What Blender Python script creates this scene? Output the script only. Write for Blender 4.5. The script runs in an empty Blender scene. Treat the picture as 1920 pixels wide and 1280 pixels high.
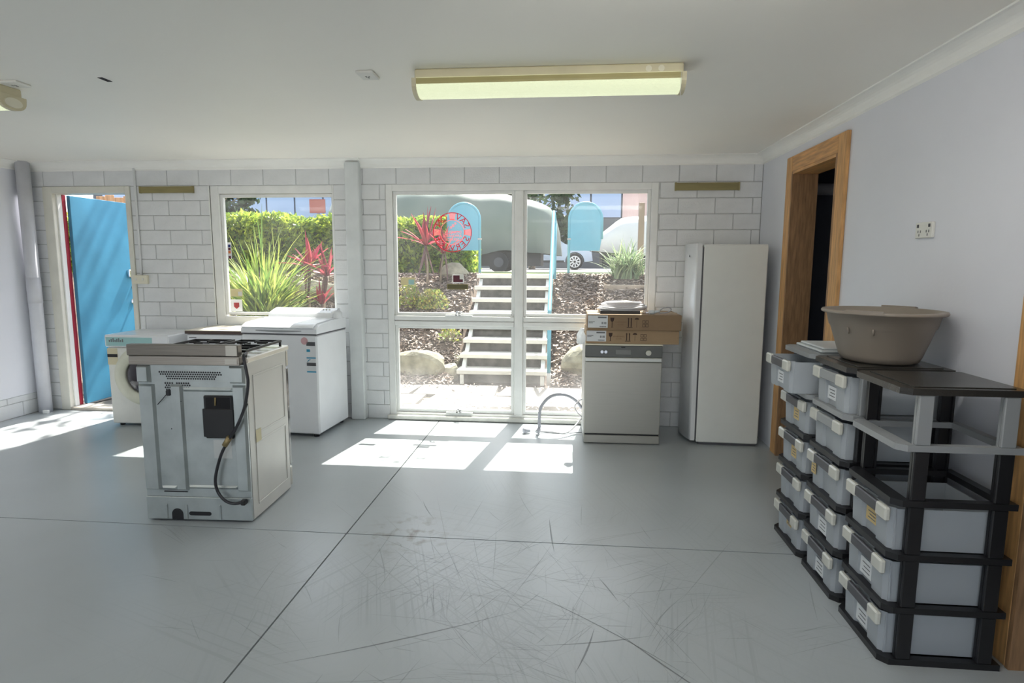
import bpy, bmesh, math, random
from mathutils import Vector, Matrix
PI = math.pi
rnd = random.Random(7)
scene = bpy.context.scene
COL = scene.collection

# ---------------------------------------------------------------- camera
F_PX, PITCH, YAW, ROLL = 1121.4, math.radians(7.343), math.radians(5.256), math.radians(0.26)
EYE = Vector((0, 0, 1.5))
def cam_basis():
    cy, sy = math.cos(YAW), math.sin(YAW)
    R1 = Matrix(((cy, sy, 0), (-sy, cy, 0), (0, 0, 1)))
    A = Matrix(((1, 0, 0), (0, 0, -1), (0, 1, 0)))
    cp, sp = math.cos(PITCH), math.sin(PITCH)
    P = Matrix(((1, 0, 0), (0, cp, -sp), (0, sp, cp)))
    cr, sr = math.cos(ROLL), math.sin(ROLL)
    Q = Matrix(((cr, -sr, 0), (sr, cr, 0), (0, 0, 1)))
    return Q @ P @ A @ R1
RC = cam_basis()
cd = bpy.data.cameras.new('camera')
cam = bpy.data.objects.new('camera', cd)
COL.objects.link(cam)
cd.sensor_fit = 'HORIZONTAL'
cd.sensor_width = 36.0
cd.lens = F_PX / 1920 * 36.0
cd.clip_start, cd.clip_end = 0.05, 300
r0, r1, r2 = RC[0], RC[1], RC[2]
cam.matrix_world = Matrix(((r0[0], -r1[0], -r2[0], EYE.x), (r0[1], -r1[1], -r2[1], EYE.y), (r0[2], -r1[2], -r2[2], EYE.z), (0, 0, 0, 1)))
scene.camera = cam

# ---------------------------------------------------------------- sky, sun, exposure
TO_SUN = Vector((0.10, 0.668, 1.0)).normalized()
w = bpy.data.worlds.new('world')
scene.world = w
w.use_nodes = True
wn = w.node_tree.nodes
wn.clear()
wo = wn.new('ShaderNodeOutputWorld')
wb = wn.new('ShaderNodeBackground')
sky = wn.new('ShaderNodeTexSky')
sky.sky_type = 'NISHITA'
sky.sun_disc = False
sky.sun_elevation = math.asin(TO_SUN.z)
sky.sun_rotation = math.atan2(TO_SUN.x, TO_SUN.y)
sky.air_density, sky.dust_density, sky.ozone_density = 1.0, 2.0, 1.0
hs = wn.new('ShaderNodeHueSaturation')
hs.inputs['Saturation'].default_value = 0.45
w.node_tree.links.new(sky.outputs[0], hs.inputs['Color'])
w.node_tree.links.new(hs.outputs[0], wb.inputs[0])
w.node_tree.links.new(wb.outputs[0], wo.inputs[0])
wb.inputs[1].default_value = 0.24
sd = bpy.data.lights.new('sun', 'SUN')
sd.energy = 8.6
sd.angle = math.radians(0.55)
sd.color = (1.0, 0.95, 0.87)
sun = bpy.data.objects.new('sun', sd)
COL.objects.link(sun)
sun.rotation_euler = (-TO_SUN).to_track_quat('-Z', 'Y').to_euler()
sun.location = (0, 20, 30)
scene.view_settings.view_transform = 'Standard'
scene.view_settings.look = 'None'
scene.view_settings.gamma = 1.0
scene.view_settings.use_curve_mapping = False
scene.view_settings.exposure = 1.03
try:
    scene.cycles.diffuse_bounces = 5
    scene.cycles.max_bounces = 12
    scene.cycles.transparent_max_bounces = 16
    scene.cycles.caustics_reflective = False
    scene.cycles.caustics_refractive = False
    scene.cycles.sample_clamp_indirect = 4.0
except Exception:
    pass

# ---------------------------------------------------------------- mesh helpers
class MB:
    def __init__(s):
        s.v, s.f, s.sm = [], [], []
    def add(s, verts, faces, smooth=False):
        o = len(s.v)
        s.v += [tuple(p) for p in verts]
        for f in faces:
            s.f.append(tuple(i + o for i in f))
            s.sm.append(smooth)
        return s
    def box(s, x0, x1, y0, y1, z0, z1, ch=0.0):
        if ch <= 0:
            vs = [(x, y, z) for z in (z0, z1) for y in (y0, y1) for x in (x0, x1)]
            return s.add(vs, [(0, 2, 3, 1), (4, 5, 7, 6), (0, 1, 5, 4), (2, 6, 7, 3), (0, 4, 6, 2), (1, 3, 7, 5)])
        c = min(ch, (x1 - x0) / 2.01, (y1 - y0) / 2.01, (z1 - z0) / 2.01)
        X, Y, Z = (x0, x1), (y0, y1), (z0, z1)
        vs, ix = [], {}
        for a in (0, 1):
            for b in (0, 1):
                for d in (0, 1):
                    sx, sy, sz = (1, -1)[a], (1, -1)[b], (1, -1)[d]
                    for k in range(3):
                        p = [X[a] + sx * c, Y[b] + sy * c, Z[d] + sz * c]
                        p[k] = (X[a], Y[b], Z[d])[k]
                        ix[a, b, d, k] = len(vs)
                        vs.append(p)
        fs = []
        I = lambda a, b, d, k: ix[a, b, d, k]
        for a in (0, 1):
            fs.append([I(a, 0, 0, 0), I(a, 1, 0, 0), I(a, 1, 1, 0), I(a, 0, 1, 0)])
            fs.append([I(0, a, 0, 1), I(1, a, 0, 1), I(1, a, 1, 1), I(0, a, 1, 1)])
            fs.append([I(0, 0, a, 2), I(1, 0, a, 2), I(1, 1, a, 2), I(0, 1, a, 2)])
        for a in (0, 1):
            for b in (0, 1):
                fs.append([I(a, b, 0, 0), I(a, b, 1, 0), I(a, b, 1, 1), I(a, b, 0, 1)])
                fs.append([I(a, 0, b, 0), I(a, 1, b, 0), I(a, 1, b, 2), I(a, 0, b, 2)])
                fs.append([I(0, a, b, 1), I(1, a, b, 1), I(1, a, b, 2), I(0, a, b, 2)])
                for d in (0, 1):
                    fs.append([I(a, b, d, 0), I(a, b, d, 1), I(a, b, d, 2)])
        ctr = Vector(((x0 + x1) / 2, (y0 + y1) / 2, (z0 + z1) / 2))
        out = []
        for f in fs:
            p = [Vector(vs[i]) for i in f]
            n = (p[1] - p[0]).cross(p[2] - p[0])
            m = sum(p, Vector()) / len(p)
            out.append(tuple(f) if n.dot(m - ctr) > 0 else tuple(reversed(f)))
        return s.add(vs, out)
    def tube(s, path, r, n=8, closed=False, caps=True, smooth=True):
        P = [Vector(p) for p in path]
        N = len(P)
        rs = r if isinstance(r, (list, tuple)) else [r] * N
        up = None
        vs, fs = [], []
        for i, p in enumerate(P):
            a = P[i - 1] if (i > 0 or closed) else P[i]
            b = P[(i + 1) % N] if (i < N - 1 or closed) else P[i]
            t = (b - a).normalized()
            if up is None:
                up = Vector((0, 0, 1)) if abs(t.z) < 0.9 else Vector((1, 0, 0))
            side = t.cross(up)
            if side.length < 1e-6:
                side = t.orthogonal()
            side.normalize()
            up = side.cross(t).normalized()
            for k in range(n):
                an = 2 * PI * k / n
                vs.append(p + (side * math.cos(an) + up * math.sin(an)) * rs[i])
        for i in range(N if closed else N - 1):
            j = (i + 1) % N
            for k in range(n):
                l = (k + 1) % n
                fs.append((i * n + k, i * n + l, j * n + l, j * n + k))
        s.add(vs, fs, smooth)
        if caps and not closed:
            o = len(s.v) - len(vs)
            s.f.append(tuple(o + k for k in reversed(range(n)))); s.sm.append(False)
            s.f.append(tuple(o + (N - 1) * n + k for k in range(n))); s.sm.append(False)
        return s
    def cyl(s, p0, p1, r0, r1=None, n=16):
        return s.tube([p0, p1], [r0, r0 if r1 is None else r1], n)
    def lathe(s, prof, n=32, c=(0, 0, 0), sx=1, sy=1, smooth=True):
        vs, fs = [], []
        for (r, z) in prof:
            for k in range(n):
                a = 2 * PI * k / n
                vs.append((c[0] + r * sx * math.cos(a), c[1] + r * sy * math.sin(a), c[2] + z))
        for i in range(len(prof) - 1):
            for k in range(n):
                l = (k + 1) % n
                fs.append((i * n + k, i * n + l, (i + 1) * n + l, (i + 1) * n + k))
        return s.add(vs, fs, smooth)
    def prism(s, poly, axis, a, b, smooth=False):
        def pt(u, v, t):
            return {'x': (t, u, v), 'y': (u, t, v), 'z': (u, v, t)}[axis]
        n = len(poly)
        vs = [pt(u, v, a) for u, v in poly] + [pt(u, v, b) for u, v in poly]
        s.add(vs, [(i, (i + 1) % n, n + (i + 1) % n, n + i) for i in range(n)], smooth)
        o = len(s.v) - 2 * n
        s.f.append(tuple(o + i for i in reversed(range(n)))); s.sm.append(False)
        s.f.append(tuple(o + n + i for i in range(n))); s.sm.append(False)
        return s
    def disc(s, c, r, axis, n=16, sx=1.0, sy=1.0):
        vs = []
        for k in range(n):
            u, v = r * sx * math.cos(2 * PI * k / n), r * sy * math.sin(2 * PI * k / n)
            vs.append({'x': (c[0], c[1] + u, c[2] + v), 'y': (c[0] + u, c[1], c[2] + v), 'z': (c[0] + u, c[1] + v, c[2])}[axis])
        return s.add(vs, [tuple(range(n))])
    def move(s, M):
        s.v = [tuple(M @ Vector(p)) for p in s.v]
        return s
    def mesh(s, name, mat=None, fix=True):
        me = bpy.data.meshes.new(name)
        me.from_pydata(s.v, [], s.f)
        me.polygons.foreach_set('use_smooth', s.sm)
        if fix:
            b = bmesh.new(); b.from_mesh(me)
            bmesh.ops.recalc_face_normals(b, faces=b.faces)
            b.to_mesh(me); b.free()
        me.update()
        if mat:
            me.materials.append(mat)
        return me

def link(name, me, parent=None, loc=None, rotz=None):
    o = bpy.data.objects.new(name, me)
    COL.objects.link(o)
    if parent: o.parent = parent
    if loc: o.location = loc
    if rotz: o.rotation_euler = (0, 0, rotz)
    return o
def obj(name, mb, m, parent=None, loc=None, label=None, kind=None, fix=True):
    o = link(name, mb.mesh(name, m, fix), parent, loc)
    if label: o['label'] = label
    if kind: o['kind'] = kind
    return o
def tag(o, label, cat, group=None, kind=None):
    o['label'] = label; o['category'] = cat
    if group: o['group'] = group
    if kind: o['kind'] = kind
    return o
def thing(name, label, cat, loc=(0, 0, 0), rotz=0, group=None, kind=None):
    o = link(name, None, None, loc, rotz)
    o.empty_display_size = 0.1
    return tag(o, label, cat, group, kind)
def copy_tree(o, parent=None):
    c = o.copy(); COL.objects.link(c); c.parent = parent
    for ch in list(o.children):
        copy_tree(ch, c)
    return c
def B(*a, **k): return MB().box(*a, **k)

def text_mb(txt, size, fn, depth=0.0, spacing=1.0):
    """flat lettering; fn maps (u, v) of the centred text to a point"""
    cu = bpy.data.curves.new('lettering', 'FONT')
    cu.body = txt; cu.size = size; cu.align_x = 'CENTER'; cu.align_y = 'CENTER'; cu.space_character = spacing
    cu.resolution_u = 3
    t = bpy.data.objects.new('lettering', cu)
    COL.objects.link(t)
    dg = bpy.context.evaluated_depsgraph_get()
    me = t.evaluated_get(dg).to_mesh()
    mb = MB()
    mb.add([fn(v.co.x, v.co.y) for v in me.vertices], [tuple(p.vertices) for p in me.polygons])
    t.evaluated_get(dg).to_mesh_clear()
    bpy.data.objects.remove(t); bpy.data.curves.remove(cu)
    return mb

# ---------------------------------------------------------------- materials
def nodes(name):
    m = bpy.data.materials.new(name); m.use_nodes = True
    nt = m.node_tree
    return m, nt, nt.nodes['Principled BSDF'], lambda a, b: nt.links.new(a, b)
def mat(name, col, rough=0.5, metal=0.0, var=0.06, scale=6.0, bump=0.0, bscale=None, spec=0.5, rvar=0.08, trans=0.0, stretch=None, emit=None, alpha=None):
    m, nt, p, L = nodes(name)
    N = nt.nodes
    tc = N.new('ShaderNodeTexCoord')
    src = tc.outputs['Object']
    if stretch:
        mp = N.new('ShaderNodeMapping'); mp.inputs['Scale'].default_value = stretch
        L(src, mp.inputs['Vector']); src = mp.outputs[0]
    nz = N.new('ShaderNodeTexNoise'); nz.inputs['Scale'].default_value = scale; nz.inputs['Detail'].default_value = 6
    L(src, nz.inputs['Vector'])
    rp = N.new('ShaderNodeMapRange')
    rp.inputs['From Min'].default_value = 0.3; rp.inputs['From Max'].default_value = 0.7
    L(nz.outputs['Fac'], rp.inputs['Value'])
    mx = N.new('ShaderNodeMix'); mx.data_type = 'RGBA'
    mx.inputs['A'].default_value = tuple(max(0, c * (1 - var)) for c in col) + (1,)
    mx.inputs['B'].default_value = tuple(min(1, c * (1 + var)) for c in col) + (1,)
    L(rp.outputs[0], mx.inputs['Factor'])
    L(mx.outputs['Result'], p.inputs['Base Color'])
    rr = N.new('ShaderNodeMapRange')
    lo_, hi_ = max(0.02, rough - rvar), min(1, rough + rvar)
    if rough < 0.275: hi_ = min(hi_, 0.262)
    else: lo_ = max(lo_, 0.29)
    rr.inputs['To Min'].default_value = min(lo_, hi_); rr.inputs['To Max'].default_value = max(lo_, hi_)
    L(nz.outputs['Fac'], rr.inputs['Value']); L(rr.outputs[0], p.inputs['Roughness'])
    p.inputs['Metallic'].default_value = metal
    p.inputs['Specular IOR Level'].default_value = spec
    if bump:
        bz = N.new('ShaderNodeTexNoise'); bz.inputs['Scale'].default_value = bscale or scale * 6; bz.inputs['Detail'].default_value = 4
        L(src, bz.inputs['Vector'])
        bp = N.new('ShaderNodeBump'); bp.inputs['Strength'].default_value = bump; bp.inputs['Distance'].default_value = 0.01
        L(bz.outputs['Fac'], bp.inputs['Height']); L(bp.outputs[0], p.inputs['Normal'])
    if emit:
        p.inputs['Emission Color'].default_value = tuple(emit[:3]) + (1,); p.inputs['Emission Strength'].default_value = emit[3]
    if trans:
        tr = N.new('ShaderNodeBsdfTranslucent'); tr.inputs['Color'].default_value = tuple(col) + (1,)
        ms = N.new('ShaderNodeMixShader'); ms.inputs[0].default_value = trans
        out = N['Material Output']
        L(p.outputs[0], ms.inputs[1]); L(tr.outputs[0], ms.inputs[2]); L(ms.outputs[0], out.inputs['Surface'])
    if alpha is not None:
        p.inputs['Alpha'].default_value = alpha
    return m

M = {}
M['block'] = mat('painted_block', (0.72, 0.735, 0.75), 0.6, var=0.05, scale=5, bump=0.35, bscale=70)
M['mortar'] = mat('painted_mortar', (0.49, 0.50, 0.505), 0.7, var=0.14, scale=20, bump=0.4, bscale=90)
M['wall'] = mat('lavender_paint', (0.74, 0.755, 0.815), 0.55, var=0.03, scale=1.5, bump=0.06, bscale=60)
M['ceiling'] = mat('ceiling_paint', (0.90, 0.885, 0.83), 0.55, var=0.02, scale=0.8, bump=0.03, bscale=40)
M['cornice'] = mat('cornice_paint', (0.88, 0.88, 0.85), 0.5, var=0.02)
M['white_frame'] = mat('white_frame_paint', (0.80, 0.81, 0.80), 0.35, var=0.04, scale=9)
M['dirty_frame'] = mat('worn_frame_paint', (0.66, 0.66, 0.62), 0.45, var=0.12, scale=14)
M['room_shade'] = mat('unlit_shade_colour', (0.10, 0.11, 0.15), 0.8)  # dark colour stands in for the side room's lack of light
M['concrete'] = mat('concrete', (0.42, 0.41, 0.39), 0.8, var=0.12, scale=4, bump=0.3)
M['pine'] = mat('pine_timber', (0.58, 0.32, 0.125), 0.45, var=0.28, scale=5, stretch=(14, 14, 1.2), bump=0.1)
M['pipe'] = mat('grey_pipe_paint', (0.60, 0.61, 0.66), 0.4)
M['blue_door'] = mat('blue_door_paint', (0.06, 0.25, 0.40), 0.35, var=0.12, scale=3)
M['blue_steel'] = mat('light_blue_enamel', (0.13, 0.36, 0.46), 0.35, var=0.05)
M['red'] = mat('red_paint', (0.35, 0.02, 0.04), 0.4)
M['black'] = mat('black_plastic', (0.012, 0.012, 0.014), 0.4)
M['darkgrey'] = mat('dark_grey_plastic', (0.09, 0.09, 0.10), 0.45)
M['charcoal'] = mat('grip_grey_plastic', (0.075, 0.075, 0.085), 0.4)
M['silver_plastic'] = mat('silver_grey_plastic', (0.30, 0.315, 0.325), 0.4)
M['smoke_top'] = mat('smoked_plastic_top', (0.035, 0.033, 0.030), 0.22, bump=0.15, bscale=200)
M['white_enamel'] = mat('white_enamel', (0.80, 0.82, 0.85), 0.25, var=0.02)
M['fridge'] = mat('fridge_enamel', (0.78, 0.79, 0.755), 0.33, var=0.02, bump=0.04, bscale=250)
M['fridge_door'] = mat('fridge_door_enamel', (0.74, 0.75, 0.76), 0.22, var=0.02)
M['cream_enamel'] = mat('cream_enamel', (0.62, 0.61, 0.57), 0.32, var=0.03)
M['ivory'] = mat('ivory_plastic', (0.74, 0.71, 0.58), 0.4)
M['grey_white'] = mat('off_white_plastic', (0.72, 0.72, 0.68), 0.4)
M['steel'] = mat('brushed_steel', (0.46, 0.445, 0.40), 0.36, metal=0.9, var=0.03, scale=4, stretch=(1, 1, 40), rvar=0.05)
M['hob_steel'] = mat('hob_steel', (0.38, 0.35, 0.31), 0.34, metal=0.9, var=0.10, scale=5, stretch=(1, 30, 30))
M['galv'] = mat('galvanised_steel', (0.46, 0.50, 0.50), 0.40, metal=0.75, var=0.10, scale=9, bump=0.05, bscale=12)
M['chrome'] = mat('chrome', (0.75, 0.75, 0.77), 0.15, metal=1.0, var=0.02)
M['dark_glass'] = mat('dark_glass', (0.035, 0.03, 0.04), 0.1)
M['card'] = mat('cardboard', (0.37, 0.255, 0.15), 0.75, var=0.08, scale=7, bump=0.05, bscale=60)
M['card_dark'] = mat('cardboard_brown', (0.27, 0.18, 0.105), 0.75, var=0.08, scale=7, bump=0.05, bscale=60)
M['ink'] = mat('dark_brown_ink', (0.045, 0.022, 0.015), 0.7)
M['greyink'] = mat('grey_ink', (0.16, 0.17, 0.18), 0.7)
M['paper'] = mat('white_paper_label', (0.72, 0.74, 0.76), 0.6, var=0.02)
M['masking'] = mat('masking_tape', (0.62, 0.47, 0.22), 0.7)
M['hose'] = mat('white_hose', (0.74, 0.72, 0.74), 0.35)
M['grey_hose'] = mat('grey_hose', (0.42, 0.43, 0.48), 0.35)
M['cable'] = mat('black_cable', (0.02, 0.02, 0.025), 0.4)
M['brass'] = mat('brass_fitting', (0.33, 0.25, 0.12), 0.4, metal=0.6)
M['taupe'] = mat('taupe_plastic_tub', (0.32, 0.275, 0.23), 0.4, var=0.1, scale=3, trans=0.12)
M['clear'] = mat('frosted_plastic', (0.60, 0.64, 0.68), 0.28, var=0.04, scale=3, trans=0.25, alpha=0.8)
M['clear_pale'] = mat('frosted_plastic_rim', (0.74, 0.74, 0.68), 0.25, var=0.03, trans=0.2)
M['brown_board'] = mat('brown_board_edge', (0.085, 0.055, 0.045), 0.5)
M['board_top'] = mat('pale_worktop', (0.60, 0.56, 0.48), 0.3)
M['olive'] = mat('olive_timber_strip', (0.26, 0.22, 0.095), 0.55, var=0.15, scale=4, stretch=(1.2, 8, 8))
M['teal'] = mat('teal_sticker', (0.35, 0.58, 0.58), 0.4, var=0.05)
M['cyan'] = mat('cyan_print', (0.03, 0.30, 0.50), 0.45)
M['decal_red'] = mat('red_vinyl', (0.55, 0.01, 0.03), 0.5, trans=0.15)
M['decal_pink'] = mat('pale_red_vinyl', (0.70, 0.16, 0.16), 0.5, trans=0.4)
M['maroon'] = mat('maroon_sticker', (0.10, 0.015, 0.03), 0.5)
M['gold'] = mat('gold_sticker', (0.68, 0.62, 0.40), 0.5, trans=0.2)
M['white_sticker'] = mat('white_sticker', (0.80, 0.80, 0.80), 0.5, trans=0.3)
M['navy'] = mat('navy_print', (0.03, 0.05, 0.22), 0.5)
M['orange'] = mat('orange_print', (0.65, 0.18, 0.05), 0.5)

def glass_mat():
    m, nt, p, L = nodes('dusty_window_glass')
    N = nt.nodes
    N.remove(p)
    out = N['Material Output']
    tr = N.new('ShaderNodeBsdfTransparent'); tr.inputs[0].default_value = (0.95, 0.97, 0.96, 1)
    gl = N.new('ShaderNodeBsdfGlossy'); gl.inputs['Roughness'].default_value = 0.03
    lw = N.new('ShaderNodeLayerWeight'); lw.inputs[0].default_value = 0.5
    pw = N.new('ShaderNodeMath'); pw.operation = 'POWER'; pw.inputs[1].default_value = 4.0
    L(lw.outputs['Facing'], pw.inputs[0])
    fr = N.new('ShaderNodeMapRange'); fr.inputs[3].default_value = 0.007; fr.inputs[4].default_value = 0.85
    L(pw.outputs[0], fr.inputs[0])
    m1 = N.new('ShaderNodeMixShader')
    L(fr.outputs[0], m1.inputs[0]); L(tr.outputs[0], m1.inputs[1]); L(gl.outputs[0], m1.inputs[2])
    df = N.new('ShaderNodeBsdfTranslucent'); df.inputs[0].default_value = (0.9, 0.9, 0.9, 1)
    tc = N.new('ShaderNodeTexCoord')
    nz = N.new('ShaderNodeTexNoise'); nz.inputs['Scale'].default_value = 3.0; nz.inputs['Detail'].default_value = 5
    L(tc.outputs['Object'], nz.inputs['Vector'])
    sp = N.new('ShaderNodeSeparateXYZ'); L(tc.outputs['Object'], sp.inputs[0])
    # dust and salt haze gathers along the bottom of the lowest panes
    lo = N.new('ShaderNodeMapRange'); lo.inputs['From Min'].default_value = 0.55; lo.inputs['From Max'].default_value = 0.1
    lo.inputs['To Min'].default_value = 0.014; lo.inputs['To Max'].default_value = 0.10
    L(sp.outputs['Z'], lo.inputs['Value'])
    mr = N.new('ShaderNodeMapRange'); mr.inputs['From Min'].default_value = 0.25; mr.inputs['From Max'].default_value = 0.75
    mr.inputs['To Min'].default_value = 0.4; mr.inputs['To Max'].default_value = 1.5
    L(nz.outputs['Fac'], mr.inputs['Value'])
    mu = N.new('ShaderNodeMath'); mu.operation = 'MULTIPLY'
    L(lo.outputs[0], mu.inputs[0]); L(mr.outputs[0], mu.inputs[1])
    m2 = N.new('ShaderNodeMixShader')
    L(mu.outputs[0], m2.inputs[0]); L(m1.outputs[0], m2.inputs[1]); L(df.outputs[0], m2.inputs[2])
    L(m2.outputs[0], out.inputs['Surface'])
    return m
M['glass'] = glass_mat()

def floor_mat():
    m, nt, p, L = nodes('worn_painted_concrete')
    N = nt.nodes
    tc = N.new('ShaderNodeTexCoord'); O = tc.outputs['Object']
    def mapr(src, a, b, c, d):
        r = N.new('ShaderNodeMapRange'); r.inputs[1].default_value, r.inputs[2].default_value = a, b
        r.inputs[3].default_value, r.inputs[4].default_value = c, d
        L(src, r.inputs[0]); return r.outputs[0]
    def math2(op, a, b):
        r = N.new('ShaderNodeMath'); r.operation = op; r.use_clamp = True
        for i, x in enumerate((a, b)):
            if isinstance(x, (int, float)): r.inputs[i].default_value = x
            else: L(x, r.inputs[i])
        return r.outputs[0]
    def noise(scale, detail=5, vec=O, rough=0.5):
        n = N.new('ShaderNodeTexNoise'); n.inputs['Scale'].default_value = scale; n.inputs['Detail'].default_value = detail
        n.inputs['Roughness'].default_value = rough
        L(vec, n.inputs['Vector']); return n.outputs['Fac']
    big = noise(0.9, 6); fine = noise(14, 5)
    mx = N.new('ShaderNodeMix'); mx.data_type = 'RGBA'
    mx.inputs['A'].default_value = (0.385, 0.42, 0.435, 1); mx.inputs['B'].default_value = (0.43, 0.465, 0.485, 1)
    L(mapr(big, 0.35, 0.65, 0, 1), mx.inputs['Factor'])
    # scuffs: long thin streaks in several directions, gathered in patches
    scr = None
    for ang, sx, sy, th, ms in ((0.35, 0.6, 60, 0.55, 1.1), (1.25, 0.8, 75, 0.55, 0.9), (2.1, 0.6, 65, 0.55, 1.4), (2.75, 0.9, 85, 0.56, 0.8), (0.8, 0.6, 55, 0.56, 1.2), (1.75, 1.0, 80, 0.56, 1.0)):
        rot = N.new('ShaderNodeMapping'); rot.inputs['Rotation'].default_value = (0, 0, ang)
        L(O, rot.inputs['Vector'])
        mp = N.new('ShaderNodeMapping'); mp.inputs['Scale'].default_value = (sx, sy, 1); mp.inputs['Location'].default_value = (ang * 13, ang * 7, 0)
        L(rot.outputs[0], mp.inputs['Vector'])
        s = mapr(noise(1.0, 1, mp.outputs[0]), th, th + 0.14, 0, 1)
        k = mapr(noise(ms, 3, mp.outputs[0] if False else rot.outputs[0]), 0.5, 0.62, 0, 1)
        s = math2('MULTIPLY', s, k)
        scr = s if scr is None else math2('MAXIMUM', scr, s)
    zone = N.new('ShaderNodeVectorMath'); zone.operation = 'DISTANCE'; zone.inputs[1].default_value = (-0.35, 2.5, 0)
    L(O, zone.inputs[0])
    scr = math2('MULTIPLY', scr, mapr(zone.outputs['Value'], 0.3, 2.0, 0.30, 0.0))
    m2 = N.new('ShaderNodeMix'); m2.data_type = 'RGBA'
    m2.inputs['B'].default_value = (0.17, 0.18, 0.19, 1)
    L(mx.outputs['Result'], m2.inputs['A']); L(scr, m2.inputs['Factor'])
    # a rust-brown stain beside the joint, plus sparse dirt specks
    st = N.new('ShaderNodeVectorMath'); st.operation = 'DISTANCE'; st.inputs[1].default_value = (-0.86, 3.12, 0)
    L(O, st.inputs[0])
    stain = math2('MULTIPLY', mapr(st.outputs['Value'], 0.02, 0.32, 1, 0), mapr(noise(16, 6), 0.5, 0.68, 0, 0.8))
    m3 = N.new('ShaderNodeMix'); m3.data_type = 'RGBA'; m3.inputs['B'].default_value = (0.16, 0.12, 0.085, 1)
    L(m2.outputs['Result'], m3.inputs['A']); L(stain, m3.inputs['Factor'])
    L(m3.outputs['Result'], p.inputs['Base Color'])
    rg = mapr(fine, 0.3, 0.7, 0.29, 0.31)
    L(math2('ADD', rg, math2('MULTIPLY', scr, 0.3)), p.inputs['Roughness'])
    p.inputs['Specular IOR Level'].default_value = 0.6
    bp = N.new('ShaderNodeBump'); bp.inputs['Strength'].default_value = 0.05; bp.inputs['Distance'].default_value = 0.01
    L(noise(5, 3), bp.inputs['Height']); L(bp.outputs[0], p.inputs['Normal'])
    return m
M['floor'] = floor_mat()

# ================================================================ THE ROOM
D, XR, XL, ZC, ZCOR, YB = 5.567, 1.694, -5.32, 2.458, 2.378, -3.2
WT = 0.11
# floor: four painted slabs divided by saw-cut joints
flo = thing('floor', 'pale grey-green painted concrete floor with scuffs and saw-cut joints', 'floor', kind='structure')
JX, JY, G = -1.211, 3.09, 0.004
obj('joint_bed', B(XL, XR + 0.15, YB, D + WT, -0.12, -0.012), mat('joint_dirt', (0.03, 0.03, 0.03), 0.9), flo)
for x0, x1 in ((XL, JX - G), (JX + G, XR + 0.15)):
    for y0, y1 in ((YB, JY - G), (JY + G, D + WT)):
        obj('slab', B(x0, x1, y0, y1, -0.1, 0.0), M['floor'], flo)
# thin rubber scuffs and drag marks across the middle of the floor
def scuff(mb, x, y, a, L_, w_, bend):
    n = 8
    o = len(mb.v)
    for k in range(n + 1):
        u = k / n
        ww = w_ * math.sin(PI * min(0.97, max(0.03, u)))
        mb.v += [(x - math.sin(a) * ww, y + math.cos(a) * ww, 0.0006), (x + math.sin(a) * ww, y - math.cos(a) * ww, 0.0006)]
        x += math.cos(a) * L_ / n; y += math.sin(a) * L_ / n; a += bend / n
    for k in range(n):
        mb.f.append((o + 2 * k, o + 2 * k + 1, o + 2 * k + 3, o + 2 * k + 2)); mb.sm.append(False)
M['scuff'] = mat('rubber_scuff', (0.13, 0.13, 0.14), 0.6, var=0.3, scale=30, alpha=0.18)
M['scuff_dark'] = mat('dark_rubber_scuff', (0.06, 0.06, 0.065), 0.6, var=0.3, scale=30, alpha=0.33)
sm_ = MB()
for _ in range(230):
    scuff(sm_, rnd.gauss(-0.25, 0.62), rnd.gauss(2.45, 0.42), rnd.uniform(0, PI), rnd.uniform(0.12, 0.85) * rnd.random() + 0.06, rnd.uniform(0.0008, 0.0026), rnd.gauss(0, 0.12))
for _ in range(26):
    bx_, by_, ba_ = rnd.gauss(-0.2, 0.7), rnd.gauss(2.4, 0.45), rnd.uniform(0, PI)
    for q in range(rnd.randint(4, 9)):
        scuff(sm_, bx_ + rnd.gauss(0, 0.03), by_ + rnd.gauss(0, 0.03), ba_ + rnd.gauss(0, 0.05), rnd.uniform(0.1, 0.4), rnd.uniform(0.0006, 0.0016), rnd.gauss(0, 0.08))
obj('scuff_marks', sm_, M['scuff'], flo, fix=False, kind='stuff')
sm_ = MB()
for (x, y, a, L_, w_, b) in ((-0.085, 3.40, -1.5, 0.42, 0.004, 0.05), (0.25, 2.55, 1.9, 0.22, 0.0035, 0.1), (-1.10, 1.98, 0.4, 1.05, 0.0035, 0.15), (-0.2, 2.62, -0.6, 0.9, 0.003, -0.2), (-0.10, 2.2, 0.15, 0.5, 0.003, 0.2), (0.22, 2.33, -0.9, 0.5, 0.004, 0.1), (-0.75, 1.86, 0.05, 0.32, 0.005, 0.0), (-0.9, 3.6, -1.2, 0.3, 0.003, 0.2), (0.05, 2.05, 1.2, 0.3, 0.004, 0.2)):
    scuff(sm_, x, y, a, L_, w_, b)
obj('drag_marks', sm_, M['scuff_dark'], flo, fix=False, kind='stuff')
ce = tag(obj('ceiling', B(XL - 0.1, XR + 0.15, YB, D + WT, ZC, ZC + 0.1), M['ceiling']), 'off-white flat painted ceiling', 'ceiling', kind='structure')

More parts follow.
